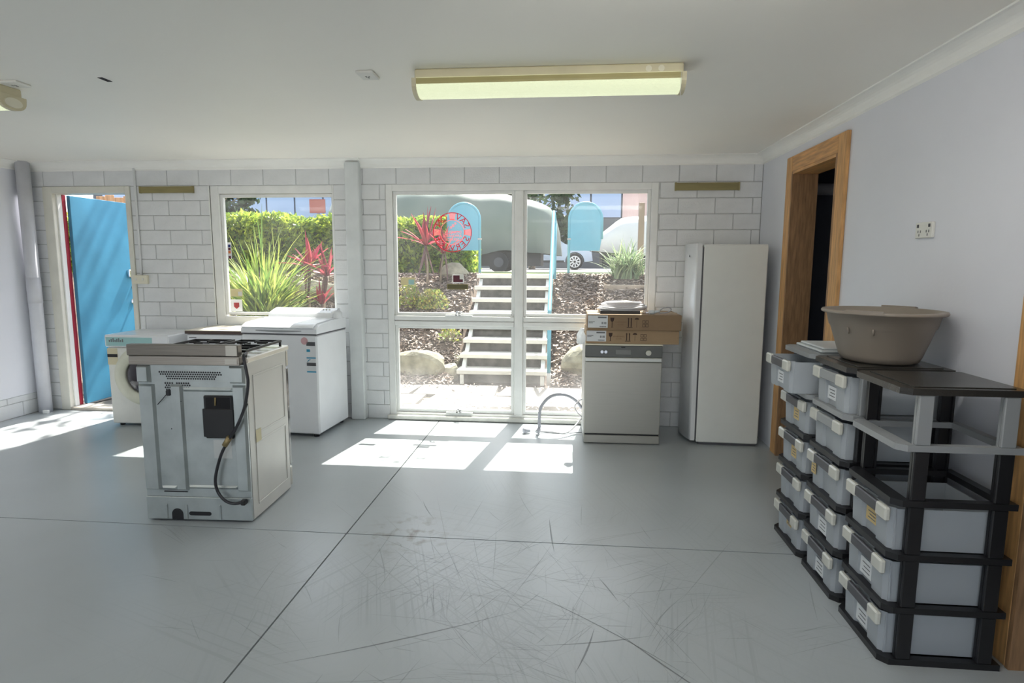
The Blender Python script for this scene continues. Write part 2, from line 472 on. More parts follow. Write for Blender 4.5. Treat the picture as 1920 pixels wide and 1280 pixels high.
# back wall of painted blocks
OPEN = [(-5.15, -4.236, 0, 2.233), (-3.43, -2.205, 0.838, 2.233), (-1.705, 0.80, 0, 2.233)]
BH, BL, PH = 2.233 / 16, 0.3217, 0.0086
wall_b = thing('wall_back', 'grey painted block wall with the windows and the blue door', 'wall', kind='structure')
core = MB()
cy0, cy1 = D + 0.007, D + WT - 0.005
xs = [XL - 0.1, -5.15, -4.236, -3.43, -2.205, -1.705, 0.80, XR + 0.15]
core.box(xs[0], xs[1], cy0, cy1, 0, 2.233); core.box(xs[2], xs[3], cy0, cy1, 0, 2.233); core.box(xs[3], xs[4], cy0, cy1, 0, 0.838)
core.box(xs[4], xs[5], cy0, cy1, 0, 2.233); core.box(xs[6], xs[7], cy0, cy1, 0, 2.233); core.box(xs[0], xs[7], cy0, cy1, 2.233, ZC)
obj('mortar', core, M['mortar'], wall_b)
blk_cache = {}
def block(parent, x0, x1, z0, z1):
    g = 0.003
    key = (round(x1 - x0, 3), round(z1 - z0, 3))
    if key not in blk_cache:
        blk_cache[key] = B(g, key[0] - g, 0, WT, g, key[1] - g, ch=0.004).mesh('block', M['block'])
    return link('block', blk_cache[key], parent, (x0, D + rnd.uniform(-0.0012, 0.0012), z0))
for r in range(17):
    z0, z1 = r * BH, (r + 1) * BH if r < 16 else 2.40
    ph = PH if r % 2 == 0 else PH + BL / 2
    k0 = math.floor((XL - ph) / BL)
    cuts = [ph + k * BL for k in range(k0, k0 + 30)]
    for a, b in zip(cuts, cuts[1:]):
        a, b = max(a, XL), min(b, XR)
        if b - a < 0.02: continue
        segs = [(a, b)]
        for (ox0, ox1, oz0, oz1) in OPEN:
            if z1 > oz0 + 0.02 and z0 < oz1 - 0.02:
                ns = []
                for (p, q) in segs:
                    if q <= ox0 or p >= ox1: ns.append((p, q)); continue
                    if p < ox0: ns.append((p, ox0))
                    if q > ox1: ns.append((ox1, q))
                segs = ns
        for (p, q) in segs:
            if q - p > 0.03: block(wall_b, p, q, z0, z1)

# left wall: lavender board over a block plinth
wall_l = thing('wall_left', 'pale lavender left wall boarded above a low block plinth', 'wall', kind='structure')
obj('board', B(XL - 0.1, XL + 0.008, YB, D, 0.206, ZC), M['wall'], wall_l)
obj('mortar', B(XL - 0.1, XL - 0.004, YB, D, 0, 0.206), M['mortar'], wall_l)
for r, (z0, z1) in enumerate(((0, BH), (BH, 0.206))):
    y = D
    first = True
    while y > 2.0:
        L_ = 0.27 if (first and r == 0) else (0.11 if first else BL)
        obj('block', B(XL - 0.09, XL, y - L_ + 0.004, y - 0.004, z0 + 0.004, z1 - 0.004, ch=0.003), M['block'], wall_l)
        y -= L_; first = False
# right wall with two doorways
RT = 0.15
DR = [(4.03, 4.80), (1.42, 2.25)]
wall_r = MB()
wall_r.box(XR, XR + RT, 4.80, D, 0, ZC).box(XR, XR + RT, 2.25, 4.03, 0, ZC).box(XR, XR + RT, YB, 1.42, 0, ZC)
wall_r.box(XR, XR + RT, 4.03, 4.80, 2.2, ZC).box(XR, XR + RT, 1.42, 2.25, 2.2, ZC)
tag(obj('wall_right', wall_r, M['wall']), 'pale lavender plaster right wall with the timber doorways', 'wall', kind='structure')
# wall behind the camera with a wide open roller-door bay added to let daylight in
wr = MB().box(XL - 0.1, -4.9, YB - 0.15, YB, 0, ZC).box(1.3, XR + RT, YB - 0.15, YB, 0, ZC).box(-4.9, 1.3, YB - 0.15, YB, 2.30, ZC)
tag(obj('wall_rear', wr, M['wall']), 'plain wall behind the viewpoint with a wide roller-door bay added for daylight', 'wall', kind='structure')

# cornices (coved)
def cove(p, n=7):
    pts = [(0, 0)]
    for i in range(n + 1):
        a = PI / 2 * i / n
        pts.append((0.012 + (p - 0.012) * (1 - math.cos(a)), 0.010 + (ZC - ZCOR - 0.018) * math.sin(a)))
    return pts + [(p, ZC - ZCOR), (0, ZC - ZCOR)]
PX = -1.925
c1 = MB().prism([(D - u, ZCOR + v) for u, v in cove(0.115)], 'x', XL, PX)
tag(obj('trim_1', c1, M['cornice']), 'deeper white coved cornice left of the wall pier', 'cornice', kind='structure')
c2 = MB().prism([(D - u, ZCOR + v) for u, v in cove(0.088)], 'x', PX, XR)
tag(obj('trim_2', c2, M['cornice']), 'white coved cornice over the four-pane window', 'cornice', kind='structure')
c3 = MB().prism([(XR - u, ZCOR + v) for u, v in cove(0.088)], 'y', YB, D)
tag(obj('trim_3', c3, M['cornice']), 'white coved cornice along the right wall', 'cornice', kind='structure')
c4 = MB().prism([(XL + 0.008 + u, ZCOR + v) for u, v in cove(0.088)], 'y', YB, D)
tag(obj('trim_4', c4, M['cornice']), 'white coved cornice along the left wall', 'cornice', kind='structure')
# pier between the windows
pier = thing('wall_pier', 'smooth grey pier standing between the two windows', 'pier', kind='structure')
obj('shaft', B(-2.068, -1.932, D - 0.07, D + 0.004, 0, ZC - 0.03, ch=0.008), mat('pier_paint', (0.68, 0.71, 0.72), 0.5, bump=0.05), pier)

# side room behind the right wall (unlit, its darkness put into the wall and ceiling colour)
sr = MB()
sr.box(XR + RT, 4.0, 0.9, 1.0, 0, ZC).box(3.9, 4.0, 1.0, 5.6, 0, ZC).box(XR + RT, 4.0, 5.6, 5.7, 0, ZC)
tag(obj('wall_side_room', sr, M['room_shade']), 'wall of the unlit room beyond the timber doorway, its darkness painted in', 'wall', kind='structure')
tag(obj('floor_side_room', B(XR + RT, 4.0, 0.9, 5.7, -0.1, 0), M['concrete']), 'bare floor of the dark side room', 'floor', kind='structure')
tag(obj('ceiling_side_room', B(XR + RT, 4.0, 0.9, 5.7, ZC, ZC + 0.1), M['room_shade']), 'ceiling of the unlit side room, its darkness painted in', 'ceiling', kind='structure')
tag(obj('waste_pipe', MB().tube([(1.86, 5.5, 2.16), (3.85, 5.5, 2.12)], 0.05, 12), M['pipe']), 'thick grey pipe crossing high up inside the dark side room', 'pipe')

# timber door linings and architraves
def door_lining(name, y0, y1, label):
    t = thing(name, label, 'door frame', kind='structure')
    w_, th, zt = 0.115, 0.026, 2.2
    for ya, yb in ((y1, y1 + w_), (y0 - w_, y0)):
        obj('architrave', B(XR - th, XR, ya, yb, 0, zt + w_, ch=0.003), M['pine'], t)
    obj('head_architrave', B(XR - th + 0.001, XR, y0, y1, zt, zt + w_, ch=0.003), M['pine_h'], t)
    obj('jamb', B(XR - th, XR + RT + 0.01, y1 - 0.02, y1, 0, zt), M['pine_d'], t)
    obj('jamb', B(XR - th, XR + RT + 0.01, y0, y0 + 0.02, 0, zt), M['pine_d'], t)
    obj('head_jamb', B(XR - th, XR + RT + 0.01, y0 + 0.02, y1 - 0.02, zt - 0.02, zt), M['pine_h'], t)
M['pine_h'] = mat('pine_timber_head', (0.58, 0.31, 0.12), 0.45, var=0.28, scale=5, stretch=(14, 1.2, 14), bump=0.1)
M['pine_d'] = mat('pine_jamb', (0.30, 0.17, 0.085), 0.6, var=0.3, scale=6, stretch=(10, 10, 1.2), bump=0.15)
door_lining('door_2', 4.03, 4.80, 'orange pine frame of the open dark doorway beside the fridge')
door_lining('door_3', 1.42, 2.25, 'pine door frame at the right edge behind the nearest drawer tower')

# ---------------------------------------------------------------- windows
def ring(mb, x0, x1, z0, z1, wl, wr_, wb_, wt, y0, y1, ch=0.003):
    mb.box(x0, x0 + wl, y0, y1, z0, z1, ch); mb.box(x1 - wr_, x1, y0, y1, z0, z1, ch)
    mb.box(x0 + wl, x1 - wr_, y0, y1, z0, z0 + wb_, ch); mb.box(x0 + wl, x1 - wr_, y0, y1, z1 - wt, z1, ch)
    return mb
GY = D + 0.052
def sash(parent, x0, x1, z0, z1):
    """glass size; the sash rail runs round it"""
    e = 0.028
    s = obj('sash', ring(MB(), x0 - e, x1 + e, z0 - e, z1 + e, e, e, e, e, D + 0.032, D + 0.072), M['white_frame'], parent)
    obj('pane', B(x0 - 0.004, x1 + 0.004, GY - 0.002, GY + 0.002, z0 - 0.004, z1 + 0.004), M['glass'], s)
    return s
w1 = thing('window_1', 'single-pane white window above the top-loading washing machine', 'window', kind='structure')
f = ring(MB(), -3.43, -2.205, 0.90, 2.233, 0.085, 0.016, 0.08, 0.075, D + 0.012, D + 0.085)
obj('frame', f, M['white_frame'], w1)
obj('reveal', B(-3.436, -3.43, D - 0.004, D + 0.1, 0.84, 2.233), M['white_frame'], w1)
obj('sill', B(-3.46, -2.18, D - 0.03, D + 0.10, 0.85, 0.90, ch=0.006), M['white_frame'], w1)
sash(w1, -3.315, -2.238, 1.023, 2.125)
w2 = thing('window_2', 'large white window of four panes facing the garden stairs', 'window', kind='structure')
f = ring(MB(), -1.705, 0.80, 0.012, 2.233, 0.062, 0.062, 0.055, 0.062, D + 0.008, D + 0.085)
obj('frame', f, M['white_frame'], w2)
obj('mullion', B(-0.492, -0.412, D + 0.004, D + 0.085, 0.067, 2.171, ch=0.006), M['white_frame'], w2)
obj('transom', MB().box(-1.643, -0.494, D + 0.002, D + 0.085, 0.918, 0.962, 0.006).box(-0.410, 0.738, D + 0.002, D + 0.085, 0.918, 0.962, 0.006).box(-1.643, -0.494, D + 0.002, D + 0.085, 0.968, 1.010, 0.004).box(-0.410, 0.738, D + 0.002, D + 0.085, 0.968, 1.010, 0.004), M['white_frame'], w2)
obj('sill', B(-1.72, 0.81, D - 0.035, D + 0.02, 0.004, 0.045, ch=0.006), M['dirty_frame'], w2)
for (xa, xb) in ((-1.614, -0.523), (-0.382, 0.708)):
    for (za, zb) in ((1.04, 2.143), (0.10, 0.888)):
        sash(w2, xa, xb, za, zb)
def latch(x, z):
    l = obj('latch', B(x - 0.13, x + 0.13, D - 0.004, D + 0.03, z - 0.012, z, ch=0.002), M['white_frame'], w2)
    obj('catch', MB().tube([(x - 0.025, D - 0.006, z), (x - 0.008, D - 0.02, z + 0.03), (x + 0.025, D - 0.02, z + 0.02)], 0.011, 8).cyl((x + 0.01, D - 0.01, z + 0.005), (x + 0.01, D - 0.035, z + 0.02), 0.013, 0.010, 10), M['chrome'], l)
latch(-1.02, 1.022)
latch(-1.02, 0.083)
# ---------------------------------------------------------------- blue outside door
d1 = thing('door_1', 'open blue outside door with white frame and silver lock', 'door', kind='structure')
fr = MB()
fr.box(-5.15, -5.05, D - 0.012, D + 0.12, 0.0, 2.233, 0.004).box(-4.285, -4.236, D - 0.012, D + 0.12, 0.0, 2.233, 0.004).box(-5.05, -4.285, D - 0.012, D + 0.12, 2.168, 2.233, 0.004)
obj('frame', fr, M['ivory_frame'] if 'ivory_frame' in M else mat('ivory_frame_paint', (0.70, 0.69, 0.62), 0.4), d1)
obj('stop', B(-5.05, -5.035, D + 0.035, D + 0.085, 0.02, 2.168), M['white_frame'], d1)
obj('rebate', B(-5.05, -5.032, D + 0.086, D + 0.13, 0.02, 2.168), M['red'], d1)
obj('threshold', B(-5.05, -4.285, D - 0.02, D + 0.16, 0.0, 0.03, ch=0.005), mat('threshold_timber', (0.50, 0.46, 0.40), 0.6, var=0.15), d1)
leaf = link('leaf', B(0.0, 0.82, -0.038, 0.0, 0.035, 2.165, ch=0.003).mesh('leaf', M['blue_door']), d1, (-5.028, D + 0.135, 0))
leaf.rotation_euler = (0, 0, math.radians(89))
obj('lock', MB().box(0.69, 0.80, -0.075, -0.038, 1.335, 1.42, 0.008).box(0.72, 0.77, -0.082, -0.075, 1.355, 1.40, 0.003), M['chrome'], leaf)
obj('handle', MB().cyl((0.755, -0.038, 1.06), (0.755, -0.085, 1.06), 0.014, n=10).tube([(0.765, -0.085, 1.06), (0.66, -0.09, 1.055)], 0.011, 8).cyl((0.755, -0.038, 1.06), (0.755, -0.046, 1.06), 0.03, n=14), M['chrome'], leaf)
obj('keyhole', MB().cyl((0.76, -0.038, 1.22), (0.76, -0.05, 1.22), 0.016, n=12), M['chrome'], leaf)

# ================================================================ CEILING FIXTURES AND WALL FITTINGS
M['diffuser'] = mat('prismatic_diffuser', (0.30, 0.32, 0.22), 0.35, bump=0.5, bscale=260, emit=(0.93, 1.0, 0.68, 0.36))
M['flank'] = mat('unlit_lens_flank', (0.42, 0.37, 0.16), 0.4)  # olive colour stands in for the unlit upper band of the lens
M['batten'] = mat('aged_batten_plastic', (0.62, 0.57, 0.40), 0.45)
def batten(name, x0, x1, yc, label, dz=0.0):
    t = thing(name, label, 'ceiling light', (0, 0, 0), group='fluorescent battens on the ceiling')
    hw = 0.075
    obj('channel', B(x0 + 0.012, x1 - 0.012, yc - hw, yc + hw, ZC - 0.048, ZC - 0.001, ch=0.006), M['batten'], t)
    pr = []
    for i in range(13):
        a = PI * i / 12
        pr.append((yc - (hw + 0.008) * math.cos(a), ZC - 0.062 - 0.062 * math.sin(a) ** 0.8))
    pr = [(yc - hw - 0.008, ZC - 0.046)] + pr + [(yc + hw + 0.008, ZC - 0.046)]
    obj('diffuser', MB().prism(pr, 'x', x0 + 0.02, x1 - 0.02), M['diffuser'], t)
    for sg in (-1, 1):
        fk = [(yc + sg * (hw + 0.0095), ZC - 0.047), (yc + sg * (hw + 0.0095), ZC - 0.064), (yc + sg * (hw + 0.0085), ZC - 0.074), (yc + sg * (hw + 0.003), ZC - 0.074), (yc + sg * (hw + 0.003), ZC - 0.047)]
        obj('lens_flank', MB().prism(fk, 'x', x0 + 0.021, x1 - 0.021), M['flank'], t)
    ep = [(yc + (y - yc) * 1.05, ZC - 0.046 + (z - ZC + 0.046) * 1.05) for y, z in pr]
    for xa in (x0, x1 - 0.022):
        c = obj('end_cap', MB().prism(ep, 'x', xa, xa + 0.022), M['batten'], t)
    return t
b1 = batten('fluorescent_batten', -0.785, 0.548, 3.125, 'long fluorescent ceiling light glowing above the middle of the room')
for xx in (0.37, 0.43): obj('knockout', MB().disc((xx, 3.0495, ZC - 0.026), 0.015, 'y'), M['ivory'], b1)
obj('pull_cord', MB().tube([(0.52, 3.03, ZC - 0.05), (0.52, 3.03, ZC - 0.16)], 0.0012, 5), M['grey_white'], b1)
M['diffuser_bright'] = mat('prismatic_diffuser_bright', (0.75, 0.78, 0.62), 0.35, emit=(1.0, 0.97, 0.92, 9.0))
M['diffuser_mid'] = mat('prismatic_diffuser_mid', (0.75, 0.78, 0.62), 0.35, emit=(1.0, 0.97, 0.92, 5.5))
M['diffuser_dim'] = mat('prismatic_diffuser_soft', (0.75, 0.78, 0.62), 0.35, emit=(1.0, 0.97, 0.92, 2.5))
for (bx, by, lb) in ((0.45, 1.85, 'unseen fill light added above the viewpoint on the right'), (-3.6, 1.85, 'unseen fill light added above the viewpoint on the left'),
                     (-0.12, -1.0, 'unseen fill light added behind the viewpoint on the right'), (-3.8, -1.0, 'unseen fill light added behind the viewpoint on the left')):
    bb = batten('fluorescent_batten', bx - 0.67, bx + 0.67, by, lb)  # out-of-view battens added as fill to brighten the interior
    for c in bb.children:
        if c.name.startswith('diffuser'): c.data.materials[0] = M['diffuser_bright' if (by > 0 and bx > 0) else ('diffuser_mid' if by > 0 else 'diffuser_dim')]
b2 = batten('fluorescent_batten', -4.55, -3.06, 3.17, 'fluorescent ceiling light whose rounded end cap shows at the left edge')
obj('end_panel', MB().prism([(3.17 + 0.055 * math.cos(2 * PI * k / 20) * (1.0 if abs(math.cos(2 * PI * k / 20)) < .8 else 1), ZC - 0.088 + 0.026 * math.sin(2 * PI * k / 20)) for k in range(20)], 'x', -3.060, -3.054), M['ivory'], b2)
def ceiling_outlet(name, x0, x1, y0, y1, label):
    t = thing(name, label, 'power outlet')
    obj('plate', B(x0, x1, y0, y1, ZC - 0.014, ZC, ch=0.004), M['grey_white'], t)
    xm, ym = (x0 + x1) / 2, (y0 + y1) / 2
    sl = MB()
    for dx, dy, a in ((-0.008, 0.0, 0.4), (0.008, 0.0, -0.4), (0, 0.018, 0)):
        sl.box(xm + dx - 0.0025, xm + dx + 0.0025, ym + dy - 0.007, ym + dy + 0.007, ZC - 0.0155, ZC - 0.0140)
    obj('socket_slots', sl, M['darkgrey'], t)
ceiling_outlet('ceiling_outlet', -1.075, -0.985, 3.05, 3.17, 'small white outlet plate on the ceiling left of the long light')
ceiling_outlet('ceiling_outlet', -3.04, -2.93, 3.06, 3.16, 'outlet plate on the ceiling beside the left-edge light')
tag(obj('cable_hole', MB().box(-2.462, -2.435, 3.06, 3.13, ZC - 0.002, ZC + 0.0), mat('hole_dark', (0.01, 0.01, 0.015), 0.9)), 'small dark hole cut in the ceiling left of centre', 'hole')

dp = thing('downpipe', 'thick grey painted pipe rising in the left corner by the door', 'pipe', (-5.232, 5.452, 0))
obj('shaft', MB().cyl((0, 0, 0), (0, 0, ZC - 0.001), 0.058, n=24), M['pipe'], dp)
obj('collar', MB().cyl((0, 0, 1.10), (0, 0, 1.35), 0.061, n=24), M['pipe'], dp)
obj('base_bracket', B(0.03, 0.085, -0.075, -0.045, 0.0, 0.035, ch=0.004), M['white_frame'], dp)
cn = thing('conduit', 'thin grey cable conduit running down to the wall switch by the door', 'conduit')
obj('pipe', MB().tube([(-4.172, D - 0.012, 2.40), (-4.172, D - 0.012, 1.375)], 0.011, 8), M['block'], cn)
sw = thing('light_switch', 'cream double switch box on the block wall beside the blue door', 'switch')
obj('plate', B(-4.255, -4.102, D - 0.035, D - 0.001, 1.293, 1.378, ch=0.004), M['ivory'], sw)
for xx in (-4.215, -4.145):
    obj('rocker', B(xx - 0.008, xx + 0.008, D - 0.039, D - 0.034, 1.328, 1.350, ch=0.002), M['grey_white'], sw)
def strip(x0, x1, z0, z1, label):
    t = thing('timber_strip', label, 'timber strip', group='olive strips screwed to the block wall')
    obj('board', B(x0, x1, D - 0.022, D - 0.002, z0, z1, ch=0.002), M['olive'], t)
    for xx in (x0 + 0.008, x1 - 0.008):
        obj('end_bracket', B(xx - 0.007, xx + 0.007, D - 0.026, D - 0.002, z0 - 0.002, z1 + 0.002), M['olive'], t)
strip(-4.127, -3.576, 2.166, 2.226, 'olive timber strip on the blocks between the door and the single-pane window')
strip(0.935, 1.495, 2.158, 2.224, 'olive timber strip on the blocks above the fridge')
# double power point on the right wall
pp = thing('power_point', 'white double power point on the lavender right wall', 'power outlet')
obj('plate', B(XR - 0.014, XR, 2.985, 3.122, 1.633, 1.707, ch=0.003), M['grey_white'], pp)
for yc in (3.02, 3.087):
    sl = MB()
    for dy, dz in ((-0.010, -0.008), (0.010, -0.008), (0, -0.024)):
        sl.box(XR - 0.0155, XR - 0.0135, yc + dy - 0.002, yc + dy + 0.002, 1.672 + dz - 0.006, 1.672 + dz + 0.006)
    obj('socket_slots', sl, M['darkgrey'], pp)
for yc in (3.008, 3.10):
    obj('rocker', B(XR - 0.018, XR - 0.013, yc - 0.006, yc + 0.006, 1.683, 1.698, ch=0.001), M['charcoal'], pp)

# ---------------------------------------------------------------- stickers on the glass (read from outside)
SY = GY - 0.0045
def sticker(name, x0, x1, z0, z1, m, label):
    t = thing(name, label, 'sticker')
    obj('sheet', B(x0, x1, SY, SY + 0.0015, z0, z1), m, t)
    return t
def patch(parent, name, x0, x1, z0, z1, m, y=None):
    y = SY - 0.0008 if y is None else y
    return obj(name, B(x0, x1, y, y + 0.0006, z0, z1), m, parent)
s = sticker('window_sticker', -3.305, -3.265, 1.545, 1.70, M['white_sticker'], 'tall narrow sticker of coloured card logos at the single-pane window edge')
for i, (c, z) in enumerate((('navy', 1.665), ('maroon', 1.635), ('orange', 1.605), ('maroon', 1.555))):
    patch(s, 'card_mark', -3.297, -3.273, z - 0.012, z + 0.014, M[c])
s = sticker('window_sticker', -3.30, -3.175, 1.175, 1.25, M['gold'], 'pale gold rectangular sticker low on the single-pane window')
patch(s, 'corner_mark', -3.22, -3.18, 1.182, 1.222, M['white_sticker'])
s = sticker('window_sticker', -3.30, -3.185, 1.03, 1.145, M['white_sticker'], 'white square sticker with a red shield in the single-pane window corner')
obj('shield', MB().prism([(-3.27, 1.115), (-3.215, 1.115), (-3.215, 1.075), (-3.2425, 1.052), (-3.27, 1.075)], 'y', SY - 0.0008, SY - 0.0002), M['decal_pink'], s)
s = sticker('window_sticker', -1.585, -1.445, 1.30, 1.372, M['gold'], 'pale gold sticker at left of the upper left big-window pane')
patch(s, 'corner_mark', -1.51, -1.455, 1.305, 1.352, M['teal'])
s = sticker('window_sticker', -1.085, -0.978, 1.322, 1.402, M['white_sticker'], 'small white-edged maroon sticker above the olive strip on the glass')
patch(s, 'maroon_panel', -1.078, -0.985, 1.33, 1.395, M['maroon']); patch(s, 'corner_mark', -1.016, -0.982, 1.358, 1.398, M['grey_white'], SY - 0.0016)
s = sticker('window_sticker', -1.138, -0.935, 1.262, 1.312, M['olive'], 'olive rectangle stuck on the upper left big-window pane')
patch(s, 'border', -1.13, -0.943, 1.27, 1.305, mat('dark_olive', (0.12, 0.11, 0.05), 0.6))
# round red shop decal, lettering reads from the garden side
CX, CZ, RO, RI = -1.083, 1.795, 0.184, 0.116
dc = thing('shop_decal', 'round red SAV ON SERVICE decal with mirrored letters on the big window', 'decal')
def annulus(mb, ra, rb, a0=0, a1=2 * PI, n=64, y=SY):
    vs, fs = [], []
    for k in range(n + 1):
        a = a0 + (a1 - a0) * k / n
        for r in (ra, rb):
            vs.append((CX + r * math.cos(a), y, CZ + r * math.sin(a)))
    mb.add(vs, [(2 * k, 2 * k + 1, 2 * k + 3, 2 * k + 2) for k in range(n)])
    return mb
obj('outer_ring', annulus(MB(), RO - 0.007, RO), M['decal_red'], dc)
obj('inner_ring', annulus(MB(), RI - 0.005, RI), M['decal_pink'], dc)
for a in (PI / 2, 0, PI):
    orn = MB()
    for k in range(7):
        b = a + (k - 3) * 0.055
        annulus(orn, RI, RO - 0.006, b - 0.019, b + 0.019, 3)
    annulus(orn, RI, RI + 0.006, a - 0.19, a + 0.19, 8, SY - 0.0002)
    obj('ray_panel', orn, M['decal_pink'], dc)
def ring_letter(ch, ang, top):
    """ang: position seen from outside; letters face out at the top, in at the bottom"""
    rr = (RI + RO) / 2 - 0.003
    ca, sa = math.cos(ang), math.sin(ang)
    def fn(u, v):
        u *= 1.05
        if top: x, z = ca * (rr + v) + sa * u, sa * (rr + v) - ca * u
        else: x, z = ca * (rr - v) - sa * u, sa * (rr - v) + ca * u
        return (CX - x, SY - 0.0006, CZ + z)
    return text_mb(ch, 0.080, fn)
def letters(txt, a0, a1, top):
    let = MB()
    for i, c in enumerate(txt):
        a = math.radians(a0 + (a1 - a0) * i / max(1, len(txt) - 1))
        q = ring_letter(c, a, top); let.add(q.v, q.f)
    obj('word', let, M['decal_red'], dc, fix=False)
letters('SAV', 155, 113, True)
letters('ON', 58, 34, True)
letters('SERVICE', 204, 336, False)
for i, w_ in enumerate(('DOMESTIC', 'APPLIANCE', 'SERVICE')):
    q = text_mb(w_, 0.036, lambda u, v, i=i: (CX - u, SY - 0.0006, CZ - 0.0 - i * 0.034 + v)); obj('centre_word', q, M['decal_pink'], dc, fix=False)
dots = MB()
for (dx, dz, r) in ((-0.012, 0.045, 0.010), (0.008, 0.062, 0.012), (0.03, 0.082, 0.010)):
    vs, fs = [], []
    for k in range(17):
        a = 2 * PI * k / 16
        for q in (r * 0.5, r): vs.append((CX + dx + q * math.cos(a), SY, CZ + dz + q * math.sin(a)))
    dots.add(vs, [(2 * k, 2 * k + 1, 2 * k + 3, 2 * k + 2) for k in range(16)])
obj('bubbles', dots, M['decal_pink'], dc)

# ================================================================ APPLIANCES
# ---------------- freestanding cooker, its back turned to the room
ck = thing('gas_cooker', 'freestanding gas cooker with its galvanised back turned to the room', 'cooker', (-2.128, 3.44, 0), math.radians(2.6))
W2, Y0, Y1 = 0.312, -0.285, 0.285     # half width, back, front
M['cooker_side'] = M['cream_enamel']
obj('body', B(-W2 + 0.004, W2 - 0.012, Y0 + 0.012, Y1 - 0.03, 0.012, 0.935), M['darkgrey'], ck)
for sx in (-1, 1):
    sp = obj('side_panel', B(W2 - 0.012 if sx > 0 else -W2, W2 if sx > 0 else -W2 + 0.012, Y0 + 0.02, Y1 - 0.03, 0.012, 0.935), M['cream_enamel'], ck)
    if sx > 0:
        for (za, zb) in ((0.50, 0.86), (0.08, 0.46)):
            r_ = MB()
            e = 0.012
            xa, xb = W2, W2 + 0.004
            r_.box(xa, xb, -0.20, 0.215, zb - e, zb, 0.0018).box(xa, xb, -0.20, 0.215, za, za + e, 0.0018).box(xa, xb, -0.20, -0.20 + e, za + e, zb - e, 0.0018).box(xa, xb, 0.215 - e, 0.215, za + e, zb - e, 0.0018)
            obj('embossed_border', r_, M['cream_enamel'], sp)
        obj('tape', B(W2 + 0.004, W2 + 0.0048, -0.20, -0.135, 0.455, 0.53), M['masking_pale'] if 'masking_pale' in M else mat('masking_tape_pale', (0.66, 0.60, 0.38), 0.6), sp)
obj('oven_door', B(-W2 + 0.004, W2 - 0.002, Y1 - 0.026, Y1 + 0.012, 0.16, 0.82, ch=0.006), M['dark_glass'], ck)
obj('drawer_front', B(-W2 + 0.004, W2 - 0.002, Y1 - 0.026, Y1 + 0.012, 0.02, 0.15, ch=0.006), M['steel'], ck)
obj('control_panel', B(-W2 + 0.002, W2, Y1 - 0.026, Y1 + 0.012, 0.83, 0.935, ch=0.006), M['steel'], ck)
for k in range(5):
    obj('knob', MB().cyl((-0.22 + 0.11 * k, Y1 + 0.012, 0.885), (-0.22 + 0.11 * k, Y1 + 0.045, 0.885), 0.022, 0.018, 14), M['black'], ck)
obj('hob_plate', B(-W2 - 0.006, W2 + 0.006, Y0 + 0.02, Y1 + 0.015, 0.935, 0.967, ch=0.006), M['hob_pale'] if 'hob_pale' in M else mat('hob_plate_steel', (0.66, 0.63, 0.57), 0.3, metal=0.7), ck)
obj('splash_rail', MB().box(-0.352, 0.290, Y0 - 0.012, Y0 + 0.022, 0.928, 0.980, 0.003), M['hob_steel'], ck)
obj('splash_cap', MB().box(-0.356, 0.288, Y0 - 0.020, Y0 + 0.028, 0.982, 1.045, 0.004), mat('splash_dark_steel', (0.24, 0.22, 0.195), 0.36, metal=0.85, var=0.10, scale=5, stretch=(1, 30, 30)), ck)
obj('corner_clip', MB().box(0.220, 0.284, Y0 - 0.024, Y0 - 0.020, 0.985, 1.043).box(0.208, 0.278, Y0 - 0.016, Y0 - 0.012, 0.938, 0.968), M['steel'], ck)
for k, (bx, by) in enumerate(((-0.155, -0.1), (0.155, -0.1), (-0.155, 0.14), (0.155, 0.14))):
    bn = obj('burner', MB().cyl((bx, by, 0.967), (bx, by, 0.980), 0.045, n=18).cyl((bx, by, 0.980), (bx, by, 0.987), 0.032, n=18), M['black'], ck)
for gx in (-0.155, 0.155):
    gr = MB()
    x0, x1 = gx - 0.135, gx + 0.135
    for yy in (-0.215, 0.02, 0.255):
        gr.box(x0, x1, yy - 0.005, yy + 0.005, 0.992, 1.006)
    for xx in (x0, x1 - 0.01):
        gr.box(xx, xx + 0.01, -0.215, 0.255, 0.992, 1.006)
    for by in (-0.1, 0.14):
        gr.box(gx - 0.10, gx - 0.03, by - 0.004, by + 0.004, 0.994, 1.008).box(gx + 0.03, gx + 0.10, by - 0.004, by + 0.004, 0.994, 1.008)
        gr.box(gx - 0.004, gx + 0.004, by - 0.10, by - 0.03, 0.994, 1.008).box(gx - 0.004, gx + 0.004, by + 0.03, by + 0.10, 0.994, 1.008)
    for xx in (x0, x1 - 0.012):
        for yy in (-0.215, 0.243): gr.box(xx, xx + 0.012, yy, yy + 0.012, 0.967, 0.993)
    obj('trivet', gr, M['black'], ck)
# galvanised back, pressed ribs proud of it
bp_ = obj('back_panel', B(-W2, W2, Y0 + 0.002, Y0 + 0.012, 0.15, 0.93), M['galv'], ck)
def rib(x0, x1, z0, z1, t=0.012, lean=0.0):
    c = 0.010
    vs = [(x0, Y0 + 0.002, z0), (x1, Y0 + 0.002, z0), (x1 + lean, Y0 + 0.002, z1), (x0 + lean, Y0 + 0.002, z1),
          (x0 + c, Y0 + 0.002 - t, z0 + c), (x1 - c, Y0 + 0.002 - t, z0 + c), (x1 - c + lean, Y0 + 0.002 - t, z1 - c), (x0 + c + lean, Y0 + 0.002 - t, z1 - c)]
    return obj('pressed_rib', MB().add(vs, [(4, 5, 6, 7), (0, 1, 5, 4), (1, 2, 6, 5), (2, 3, 7, 6), (3, 0, 4, 7)]), M['galv'], bp_)
rib(-0.312, -0.218, 0.19, 0.815, 0.018)
rib(-0.125, -0.055, 0.19, 0.815, 0.018)
rib(0.235, 0.312, 0.19, 0.815, 0.018)
rib(-0.312, -0.235, 0.825, 0.925, 0.026)
rib(0.222, 0.312, 0.825, 0.925, 0.020)
